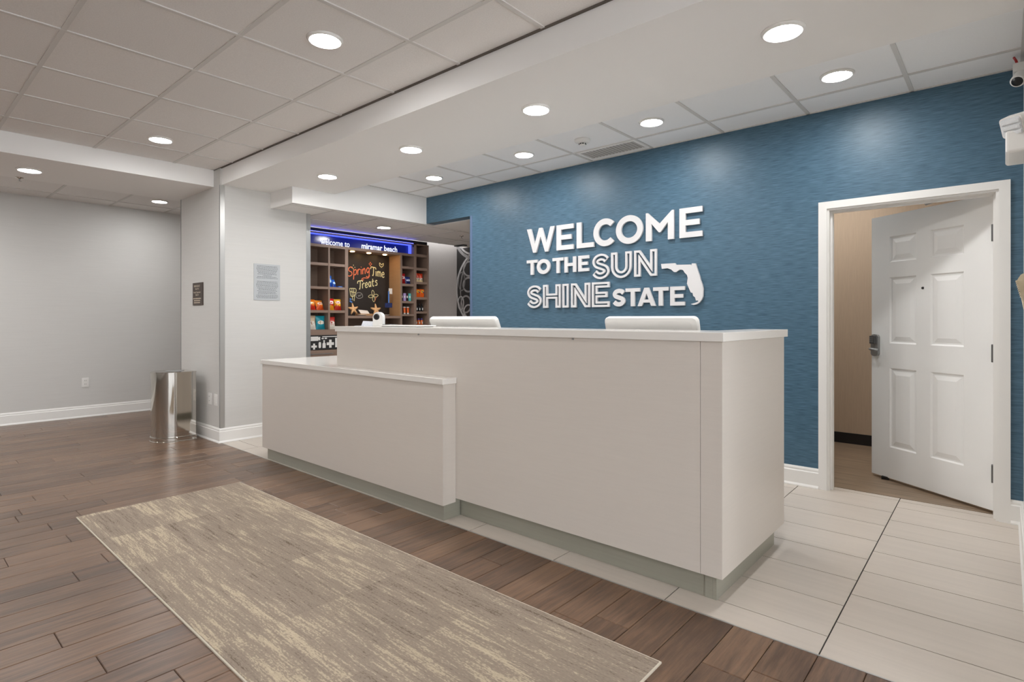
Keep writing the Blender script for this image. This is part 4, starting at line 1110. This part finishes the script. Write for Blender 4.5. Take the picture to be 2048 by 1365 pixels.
def pack_material(name, top, bottom, logo, logo2, lz=0.6, rough=0.28):
    """printed pack: two-tone body and a two-colour oval emblem"""
    m = bpy.data.materials.new(name); m.use_nodes = True
    N, L = m.node_tree.nodes, m.node_tree.links
    p = N['Principled BSDF']; p.inputs['Roughness'].default_value = rough
    tc = N.new('ShaderNodeTexCoord'); sp = N.new('ShaderNodeSeparateXYZ'); L.new(tc.outputs['Generated'], sp.inputs[0])
    nz = N.new('ShaderNodeTexNoise'); nz.inputs['Scale'].default_value = 7; nz.inputs['Detail'].default_value = 3; L.new(tc.outputs['Generated'], nz.inputs['Vector'])
    def math_(op, a, b):
        n = N.new('ShaderNodeMath'); n.operation = op
        for k, v in ((0, a), (1, b)):
            if isinstance(v, (int, float)): n.inputs[k].default_value = v
            else: L.new(v, n.inputs[k])
        return n.outputs[0]
    def mix(f, a, b):
        n = N.new('ShaderNodeMix'); n.data_type = 'RGBA'; L.new(f, n.inputs[0])
        for k, v in ((6, a), (7, b)):
            if isinstance(v, tuple): n.inputs[k].default_value = v
            else: L.new(v, n.inputs[k])
        return n.outputs[2]
    nn = math_('SUBTRACT', nz.outputs['Fac'], 0.5)
    split = math_('GREATER_THAN', math_('ADD', sp.outputs['Z'], math_('MULTIPLY', nn, 0.7)), 0.42)
    body = mix(split, bottom, top)
    dy = math_('MULTIPLY', math_('SUBTRACT', sp.outputs['Y'], 0.5), 1.35)
    dz = math_('MULTIPLY', math_('SUBTRACT', sp.outputs['Z'], lz), 3.4)
    rr = math_('ADD', math_('MULTIPLY', dy, dy), math_('MULTIPLY', dz, dz))
    rr = math_('ADD', rr, math_('MULTIPLY', nn, 0.18))
    c = mix(math_('LESS_THAN', rr, 0.22), body, logo)
    c = mix(math_('LESS_THAN', math_('ADD', rr, math_('MULTIPLY', nn, 1.3)), 0.06), c, logo2)
    L.new(c, p.inputs['Base Color'])
    return m
K = {
 'cheese': pack_material('orange_snack_print', rgb(232, 116, 22), rgb(196, 40, 18), rgb(246, 170, 40), rgb(250, 240, 220), 0.62),
 'corn': pack_material('orange_red_snack_print', rgb(240, 140, 40), rgb(208, 78, 24), rgb(240, 220, 190), rgb(210, 60, 30), 0.6),
 'redyel': pack_material('red_yellow_snack_print', rgb(196, 26, 24), rgb(226, 150, 24), rgb(245, 240, 236), rgb(200, 30, 30), 0.66),
 'yelred': pack_material('yellow_red_snack_print', rgb(238, 178, 44), rgb(180, 40, 22), rgb(245, 235, 225), rgb(200, 36, 28), 0.7),
 'brownw': pack_material('cream_brown_snack_print', rgb(214, 190, 160), rgb(226, 220, 208), rgb(232, 228, 218), rgb(150, 110, 80), 0.45),
 'teal': pack_material('teal_snack_print', rgb(26, 150, 168), rgb(30, 140, 160), rgb(228, 224, 212), rgb(170, 150, 120), 0.5),
 'redw': pack_material('red_cream_snack_print', rgb(206, 60, 52), rgb(226, 220, 208), rgb(232, 228, 218), rgb(170, 60, 50), 0.5),
 'blue': pack_material('blue_snack_print', rgb(24, 92, 190), rgb(16, 66, 160), rgb(150, 205, 240), rgb(235, 235, 225), 0.5),
 'redbox': pack_material('red_packet_print', rgb(190, 22, 30), rgb(150, 16, 22), rgb(240, 236, 232), rgb(190, 22, 30), 0.6),
 'navybox': pack_material('navy_packet_print', rgb(24, 44, 110), rgb(20, 34, 90), rgb(230, 232, 240), rgb(30, 60, 150), 0.5),
 'nuts': pack_material('orange_candy_print', rgb(214, 62, 24), rgb(232, 208, 160), rgb(240, 230, 214), rgb(90, 40, 24), 0.35),
}
def bag(name, y, z, w, h, d, mk, label, x=-6.70, lean=-8, rz=0, cat='snack bag', group=None):
    o = link(name, bag_mesh(w, h, d), K[mk], smooth=True)
    o.location = (x, y, z + 0.001); o.rotation_euler = (0, R(lean), R(rz))
    return tag(o, label, cat, group)
bag('chip_bag', 3.722, 1.352, 0.125, 0.14, 0.075, 'cheese', 'orange snack bag with red foot beside the pillar edge', lean=-14)
bag('chip_bag', 3.848, 1.352, 0.118, 0.135, 0.075, 'corn', 'paler orange snack bag slumped against the shelf divider', lean=-20, rz=10)
bag('chip_bag', 3.998, 1.352, 0.100, 0.155, 0.07, 'redyel', 'red snack bag with yellow chips below the blue bags', lean=-6)
bag('chip_bag', 4.104, 1.352, 0.100, 0.148, 0.07, 'yelred', 'yellow and red snack bag next to the chalkboard niche', lean=-8, rz=-6)
bag('chip_bag', 3.725, 1.10, 0.12, 0.18, 0.06, 'brownw', 'cream snack bag with brown print on the lowest open shelf', lean=-5)
bag('chip_bag', 3.850, 1.10, 0.13, 0.178, 0.06, 'teal', 'teal and cream snack bag on the lowest open shelf', lean=-5)
bag('chip_bag', 4.012, 1.10, 0.105, 0.165, 0.06, 'redw', 'cream snack bag with red top partly behind the counter', lean=-5)
bag('snack_pouch', 3.985, 1.657, 0.075, 0.155, 0.035, 'blue', 'tall light blue snack pouch in the second bay', lean=-10)
bag('snack_pouch', 4.055, 1.657, 0.055, 0.11, 0.035, 'blue', 'shorter blue snack pouch leaning on the tall one', lean=-18, rz=15)
o = tag(box('snack_bar', (-6.73, 4.09, 1.6575), (-6.67, 4.158, 1.675), K['blue'], None, 0.005), 'flat blue snack bar lying beside the blue pouches', 'snack bar')
bag('candy_pouch', 5.175, 1.756, 0.11, 0.155, 0.05, 'redbox', 'red and white candy pouch right of the niche', lean=-6)
bag('candy_pouch', 5.275, 1.756, 0.095, 0.11, 0.05, 'navybox', 'small navy pouch next to the red candy pouch', lean=-8)
for k, (y, l) in enumerate(((5.425, 'left'), (5.475, 'middle'), (5.53, 'right'))):
    bag('candy_packet', y, 1.795, 0.062, 0.135, 0.03, 'nuts', 'orange candy packet, the %s one of three in the end bay' % {'left': 'first', 'middle': 'second', 'right': 'third'}[l], lean=-5, group='orange candy packets')
M['detergent'] = mat('detergent_orange', rgb(226, 96, 22), 0.3)
M['det_y'] = mat('detergent_yellow', rgb(246, 196, 50), 0.35)
M['det_b'] = mat('detergent_blue', rgb(34, 44, 120), 0.35)
for k, nm in ((0, 'first'), (1, 'second')):
    y = 5.415 + 0.080 * k
    rt = tag(empty('detergent_pack', (-6.72, y + 0.037, 1.566)), 'orange detergent pack, the %s of two in the end bay' % nm, 'detergent', 'orange detergent packs')
    box('carton', (-6.76, y, 1.567), (-6.68, y + 0.074, 1.69), M['detergent'], rt, 0.004, 1)
    fx = frame((-6.68, y + 0.037, 1.655), (0, 1, 0), (0, 0, 1), (1, 0, 0))
    prism('emblem', [(ell(0, 0, 0.028, 0.022, 0, 360, 24), [])], fx, 0, 0.001, M['det_y'], rt)
    text('brand_word', 'Tide', fx, -0.02, 0.02, -0.008, M['det_b'], rt, height=0.02, bold=0.03, thick=0.0014)
    prism('stripe', [rect(0.012, 0.036, -0.022, -0.010)], fx, 0, 0.0011, M['det_b'], rt)
cols_ = [('black and white', rgb(40, 40, 44)), ('lilac', rgb(176, 150, 200)), ('black and pink', rgb(52, 34, 40)), ('teal', rgb(90, 180, 176))]
for k, (nm, c) in enumerate(cols_):
    y = 5.125 + 0.048 * k
    rt = tag(empty('toiletry_box', (-6.70, y + 0.02, 1.502)), '%s toiletry box in a row of four right of the niche' % nm, 'box', 'toiletry boxes')
    box('carton', (-6.73, y, 1.503), (-6.67, y + (0.043 if k % 2 else 0.036), 1.503 + 0.115), mat('toiletry_%d' % k, c, 0.35), rt, 0.002, 1)
    box('print_band', (-6.6698, y + 0.006, 1.55), (-6.669, y + 0.030, 1.58), M['graphic_w'], rt)
M['tube_o'] = mat('sunscreen_orange', rgb(228, 104, 40), 0.3)
for k in range(3):
    y = 5.150 + 0.062 * k
    rt = tag(empty('lotion_tube', (-6.70, y, 1.307)), 'orange lotion tube, %s of three standing below the toiletry boxes' % ('first', 'second', 'third')[k], 'lotion', 'orange lotion tubes')
    lathe('cap', [(0.015, 0.001), (0.016, 0.02), (0.014, 0.022)], M['plastic'], rt, seg=16)
    V, F = [], []
    for j in range(5):
        b = j / 4
        for i in range(16):
            a = 2 * math.pi * i / 16
            V.append(((0.018 * (1 - b) + 0.003 * b) * math.cos(a), (0.018 + 0.004 * b) * math.sin(a), 0.022 + 0.078 * b))
    F = [[j * 16 + i, j * 16 + (i + 1) % 16, (j + 1) * 16 + (i + 1) % 16, (j + 1) * 16 + i] for j in range(4) for i in range(16)] + [[64 + i for i in range(16)]]
    link('tube_body', mesh('tube_body', V, F), M['tube_o'], rt, local=True, smooth=True)
    box('crimp', (-0.004, -0.022, 0.098), (0.004, 0.022, 0.112), M['plastic'], rt, local=True)
M['dark_bottle'] = mat('dark_bottle', rgb(26, 27, 30), 0.15)
for k in range(3):
    y = 5.435 + 0.052 * k
    rt = tag(empty('dark_bottle', (-6.70, y, 1.35)), 'black toiletry bottle, %s of three in the end bay' % ('first', 'second', 'third')[k], 'bottle', 'black toiletry bottles')
    lathe('bottle_body', [(0.018, 0.001), (0.020, 0.004), (0.020, 0.07), (0.012, 0.085), (0.008, 0.09)], M['dark_bottle'], rt, seg=20)
    lathe('bottle_cap', [(0.010, 0.09), (0.010, 0.118), (0.0, 0.12)], M['black'], rt, seg=20)
    box('label_band', (0.0195, -0.009, 0.02), (0.0205, 0.009, 0.055), M['graphic_w'], rt, local=True)
M['bot_o'] = mat('bottle_orange', rgb(222, 112, 48), 0.3); M['bot_v'] = mat('bottle_violet', rgb(90, 84, 170), 0.3)
for k in range(3):
    y = 5.425 + 0.055 * k
    rt = tag(empty('sun_bottle', (-6.70, y, 1.15)), 'orange sunscreen bottle with violet cap, %s of three beside the monitor' % ('first', 'second', 'third')[k], 'bottle', 'orange sunscreen bottles')
    lathe('bottle_body', [(0.019, 0.001), (0.021, 0.004), (0.021, 0.06), (0.013, 0.072)], M['bot_o'], rt, seg=20)
    lathe('bottle_cap', [(0.014, 0.072), (0.013, 0.094), (0.0, 0.097)], M['bot_v'], rt, seg=20)
    box('label_band', (0.0205, -0.009, 0.015), (0.0215, 0.009, 0.045), M['graphic_w'], rt, local=True)
# niche decorations
M['starfish'] = mat('sand_starfish', rgb(214, 166, 116), 0.8, bump=((200, 200, 200), 0.5, 0.003), var=((60, 60, 60), 0.08, 2))
def starfish(y, z, r, rot, tilt, label):
    V = [(0.016, 0, 0), (-0.006, 0, 0)]
    n = 5
    pts = []
    for k in range(n):
        a0 = R(rot + 72 * k)
        tip = [(r * 0.42, -36), (r * 0.66, -15), (r * 0.97, -5), (r, 5), (r * 0.66, 15)]
        for rad, da in tip: pts.append((rad * math.cos(a0 + R(da)), rad * math.sin(a0 + R(da))))
    m_ = len(pts)
    for p in pts: V.append((0.0, p[0], p[1]))
    inner = [(p[0] * 0.72, p[1] * 0.72) for p in pts]
    for p in inner: V.append((0.011, p[0] * 0.9, p[1] * 0.9))
    F = []
    for i in range(m_):
        j = (i + 1) % m_
        F.append([2 + i, 2 + j, 2 + m_ + j, 2 + m_ + i]); F.append([0, 2 + m_ + i, 2 + m_ + j]); F.append([1, 2 + j, 2 + i])
    o = link('starfish', mesh('starfish', V, F), M['starfish'], smooth=True)
    o.location = (-6.70, y, z); o.rotation_euler = (0, R(tilt), 0)
    return tag(o, label, 'starfish', 'starfish in the niche')
starfish(4.34, 1.372, 0.088, 22, -12, 'sandy starfish propped at the left side of the chalkboard niche')
starfish(4.71, 1.366, 0.092, 90, -12, 'sandy starfish propped in the middle of the chalkboard niche')
M['ceramic'] = mat('white_ceramic', rgb(226, 216, 204), 0.3)
for y, lab in ((4.47, 'small white dish between the two starfish'), (4.86, 'small white dish right of the middle starfish')):
    rt = tag(empty('small_dish', (-6.69, y, 1.282)), lab, 'dish', 'white dishes in the niche')
    lathe('dish_bowl', [(0.028, 0.0), (0.052, 0.008), (0.066, 0.016), (0.062, 0.016), (0.045, 0.009), (0.0, 0.006)], M['ceramic'], rt, seg=24)
bk = tag(empty('wooden_tray', (-6.78, 4.575, 1.281)), 'low wooden tray with a pale card behind the dishes', 'tray')
box('tray_base', (-6.86, 4.47, 1.282), (-6.72, 4.70, 1.312), M['niche_wood'], bk, 0.003, 1)
fc = frame((-6.75, 4.49, 1.313), (0, 1, -0.05), (-0.5, 0, 0.86), (0.86, 0, 0.5))
prism('pale_card', [([(0, 0), (0.15, 0), (0.13, 0.055), (-0.02, 0.06)], [])], fc, 0.0, 0.003, M['ceramic'], bk)
pl = tag(empty('price_stand', (-6.70, 4.935, 1.281)), 'thin stand with a navy price card at the niche side', 'price stand')
lathe('stand_foot', [(0.022, 0.0), (0.022, 0.004), (0.004, 0.006)], M['black'], pl, seg=16)
tube('stand_rod', [(-6.70, 4.935, 1.283), (-6.70, 4.935, 1.70)], 0.003, M['black'], pl, seg=8)
M['navy'] = mat('navy_card', rgb(34, 46, 92), 0.5, var=((90, 90, 90), 0.5, 2))
box('price_card', (-6.698, 4.86, 1.402), (-6.694, 4.985, 1.468), M['navy'], pl)
box('blue_strip', (-6.698, 4.915, 1.47), (-6.694, 4.935, 1.64), M['chalk_b'], pl)
box('paper_tag', (-6.698, 4.925, 1.60), (-6.694, 4.985, 1.68), M['ceramic'], pl)

# ------------------------------------------------------------------ mural
M['mural_dark'] = mat('mural_charcoal', rgb(40, 37, 36), 0.5, var=((3, 3, 3), 0.35, 3))
mu = tag(empty('wall_mural_print', (-5.6, 6.46, 1.2)), 'charcoal mural of large pale rings beyond the grey wall', 'mural')
frm = frame((0, 6.46, 0), (1, 0, 0), (0, 0, 1), (0, -1, 0))
prism('print_ground', [rect(-6.9, -4.4, 0.15, 2.41)], frm, 0.0, 0.004, M['mural_dark'], mu)
M['ring'] = [mat('mural_grey_%d' % k, rgb(c, c - 4, c - 6), 0.6, var=((14, 14, 14), 0.25, 3)) for k, c in enumerate((178, 140, 112, 88))]
depth = 0.0045
def mring(cx, cz, rx, rz, w, k, a0=0, a1=360):
    global depth
    depth += 0.00025
    o_ = ell(cx, cz, rx, rz, a0, a1, 40); i_ = ell(cx, cz, rx - w, rz - w, a0, a1, 40)
    poly = (o_, [i_]) if a1 - a0 == 360 else (o_ + i_[::-1], [])
    prism('print_ring', [poly], frm, 0.002, depth, M['ring'][k], mu)
mring(-6.18, 1.72, 0.74, 0.70, 0.035, 0, 95, 265)
mring(-6.10, 1.72, 0.72, 0.74, 0.02, 1, 95, 265)
mring(-6.60, 2.06, 0.15, 0.13, 0.026, 1)
mring(-6.62, 1.80, 0.14, 0.13, 0.03, 1)
mring(-6.78, 1.86, 0.085, 0.16, 0.02, 2)
mring(-6.68, 1.48, 0.13, 0.15, 0.028, 1)
mring(-6.80, 1.50, 0.075, 0.12, 0.018, 0)
mring(-6.62, 1.36, 0.12, 0.12, 0.025, 0)
mring(-6.45, 1.62, 0.12, 0.13, 0.03, 2)
mring(-6.40, 1.95, 0.14, 0.13, 0.03, 2)
mring(-6.45, 2.62, 0.50, 0.42, 0.05, 1, 200, 330)
mring(-6.50, 2.70, 0.42, 0.42, 0.03, 0, 200, 330)
mring(-6.10, 1.45, 0.15, 0.15, 0.03, 1); mring(-5.95, 1.80, 0.17, 0.16, 0.03, 2); mring(-6.18, 2.05, 0.13, 0.12, 0.025, 1)

# ------------------------------------------------------------------ devices at the right-hand wall
XR = 0.082
el = tag(empty('emergency_light', (XR, 3.40, 2.05)), 'white twin head emergency light with ribbed clear lens at the right edge', 'emergency light')
M['acrylic'] = mat('ribbed_clear_lens', rgb(226, 228, 230), 0.12, bump=((160, 160, 160), 0.5, 0.004))
box('housing', (XR - 0.082, 3.36, 1.985), (XR, 3.66, 2.085), M['plastic'], el, 0.012, 3)
hd = Vector((-0.42, -0.80, -0.38)).normalized()
sd = hd.cross(Vector((0, 0, 1))).normalized(); ud = sd.cross(hd)
fh = frame((XR - 0.055, 3.375, 2.104), sd, ud, hd)
def rrect(w, h, r, n=5):
    pts = []
    for cx_, cy_, s in ((w - r, -h + r, -90), (w - r, h - r, 0), (-w + r, h - r, 90), (-w + r, -h + r, 180)):
        for k in range(n + 1):
            q = R(s + 90 * k / n); pts.append((cx_ + r * math.cos(q), cy_ + r * math.sin(q)))
    return pts
prism('lamp_head', [(rrect(0.042, 0.046, 0.014), [])], fh, -0.05, 0.012, M['plastic'], el)
ln_ = prism('lamp_lens', [(rrect(0.037, 0.041, 0.012), [])], fh, 0.012, 0.016, M['acrylic'], el)
for k in range(3):
    q = -0.025 + 0.025 * k
    prism('lens_rib', [rect(-0.034, 0.034, q - 0.008, q + 0.007)], fh, 0.016, 0.023, M['acrylic'], ln_)
scm = tag(empty('security_camera', (XR, 4.30, 2.62)), 'white bullet security camera with red cable in the ceiling corner', 'security camera')
cd = Vector((-0.22, -0.72, -0.55)).normalized(); cs = cd.cross(Vector((0, 0, 1))).normalized(); cu_ = cs.cross(cd)
fcm = frame((XR - 0.020, 4.27, 2.60), cs, cu_, cd)
lathe('camera_body', [(0.0, -0.07), (0.030, -0.07), (0.034, -0.06), (0.034, 0.045), (0.030, 0.052), (0.026, 0.052)], M['plastic'], scm, seg=24, axis=fcm, local=False)
lathe('camera_lens', [(0.027, 0.046), (0.026, 0.053), (0.0, 0.054)], M['black'], scm, seg=24, axis=fcm, local=False)
box('bracket', (XR - 0.05, 4.27, 2.64), (XR, 4.36, 2.69), M['plastic'], scm, 0.004)
M['red'] = mat('red_cable', rgb(178, 26, 24), 0.4)
tube('cable', [(XR - 0.03, 4.30, 2.685), (XR - 0.036, 4.31, 2.715), (XR - 0.045, 4.33, 2.742)], 0.006, M['red'], scm)
M['cream'] = mat('cream_plastic', rgb(218, 204, 176), 0.45)
al = tag(empty('alarm_sounder', (XR, 3.0, 1.28)), 'cream ribbed wall alarm with a red foot at the right edge', 'alarm')
out = [(0.0, 0.0), (0.018, -0.004), (0.026, 0.012), (0.034, 0.06), (0.048, 0.125), (0.044, 0.135), (0.036, 0.150), (0.022, 0.158), (0.0, 0.16)]
fal = frame((XR, 3.0, 1.265), (-1, 0, 0), (0, 0, 1), (0, -1, 0))
prism('casing', [(out, [])], fal, -0.10, 0.0, M['cream'], al)
for k in range(9):
    z = 0.062 + 0.0078 * k; x = 0.034 + 0.014 * (z - 0.06) / 0.065
    prism('rib', [([(0.004, z), (x + 0.003, z), (x + 0.003, z + 0.0035), (0.004, z + 0.0035)], [])], fal, -0.098, 0.002, M['cream'], al)
box('red_foot', (XR - 0.02, 3.005, 1.235), (XR, 3.095, 1.264), M['red'], al, 0.003)
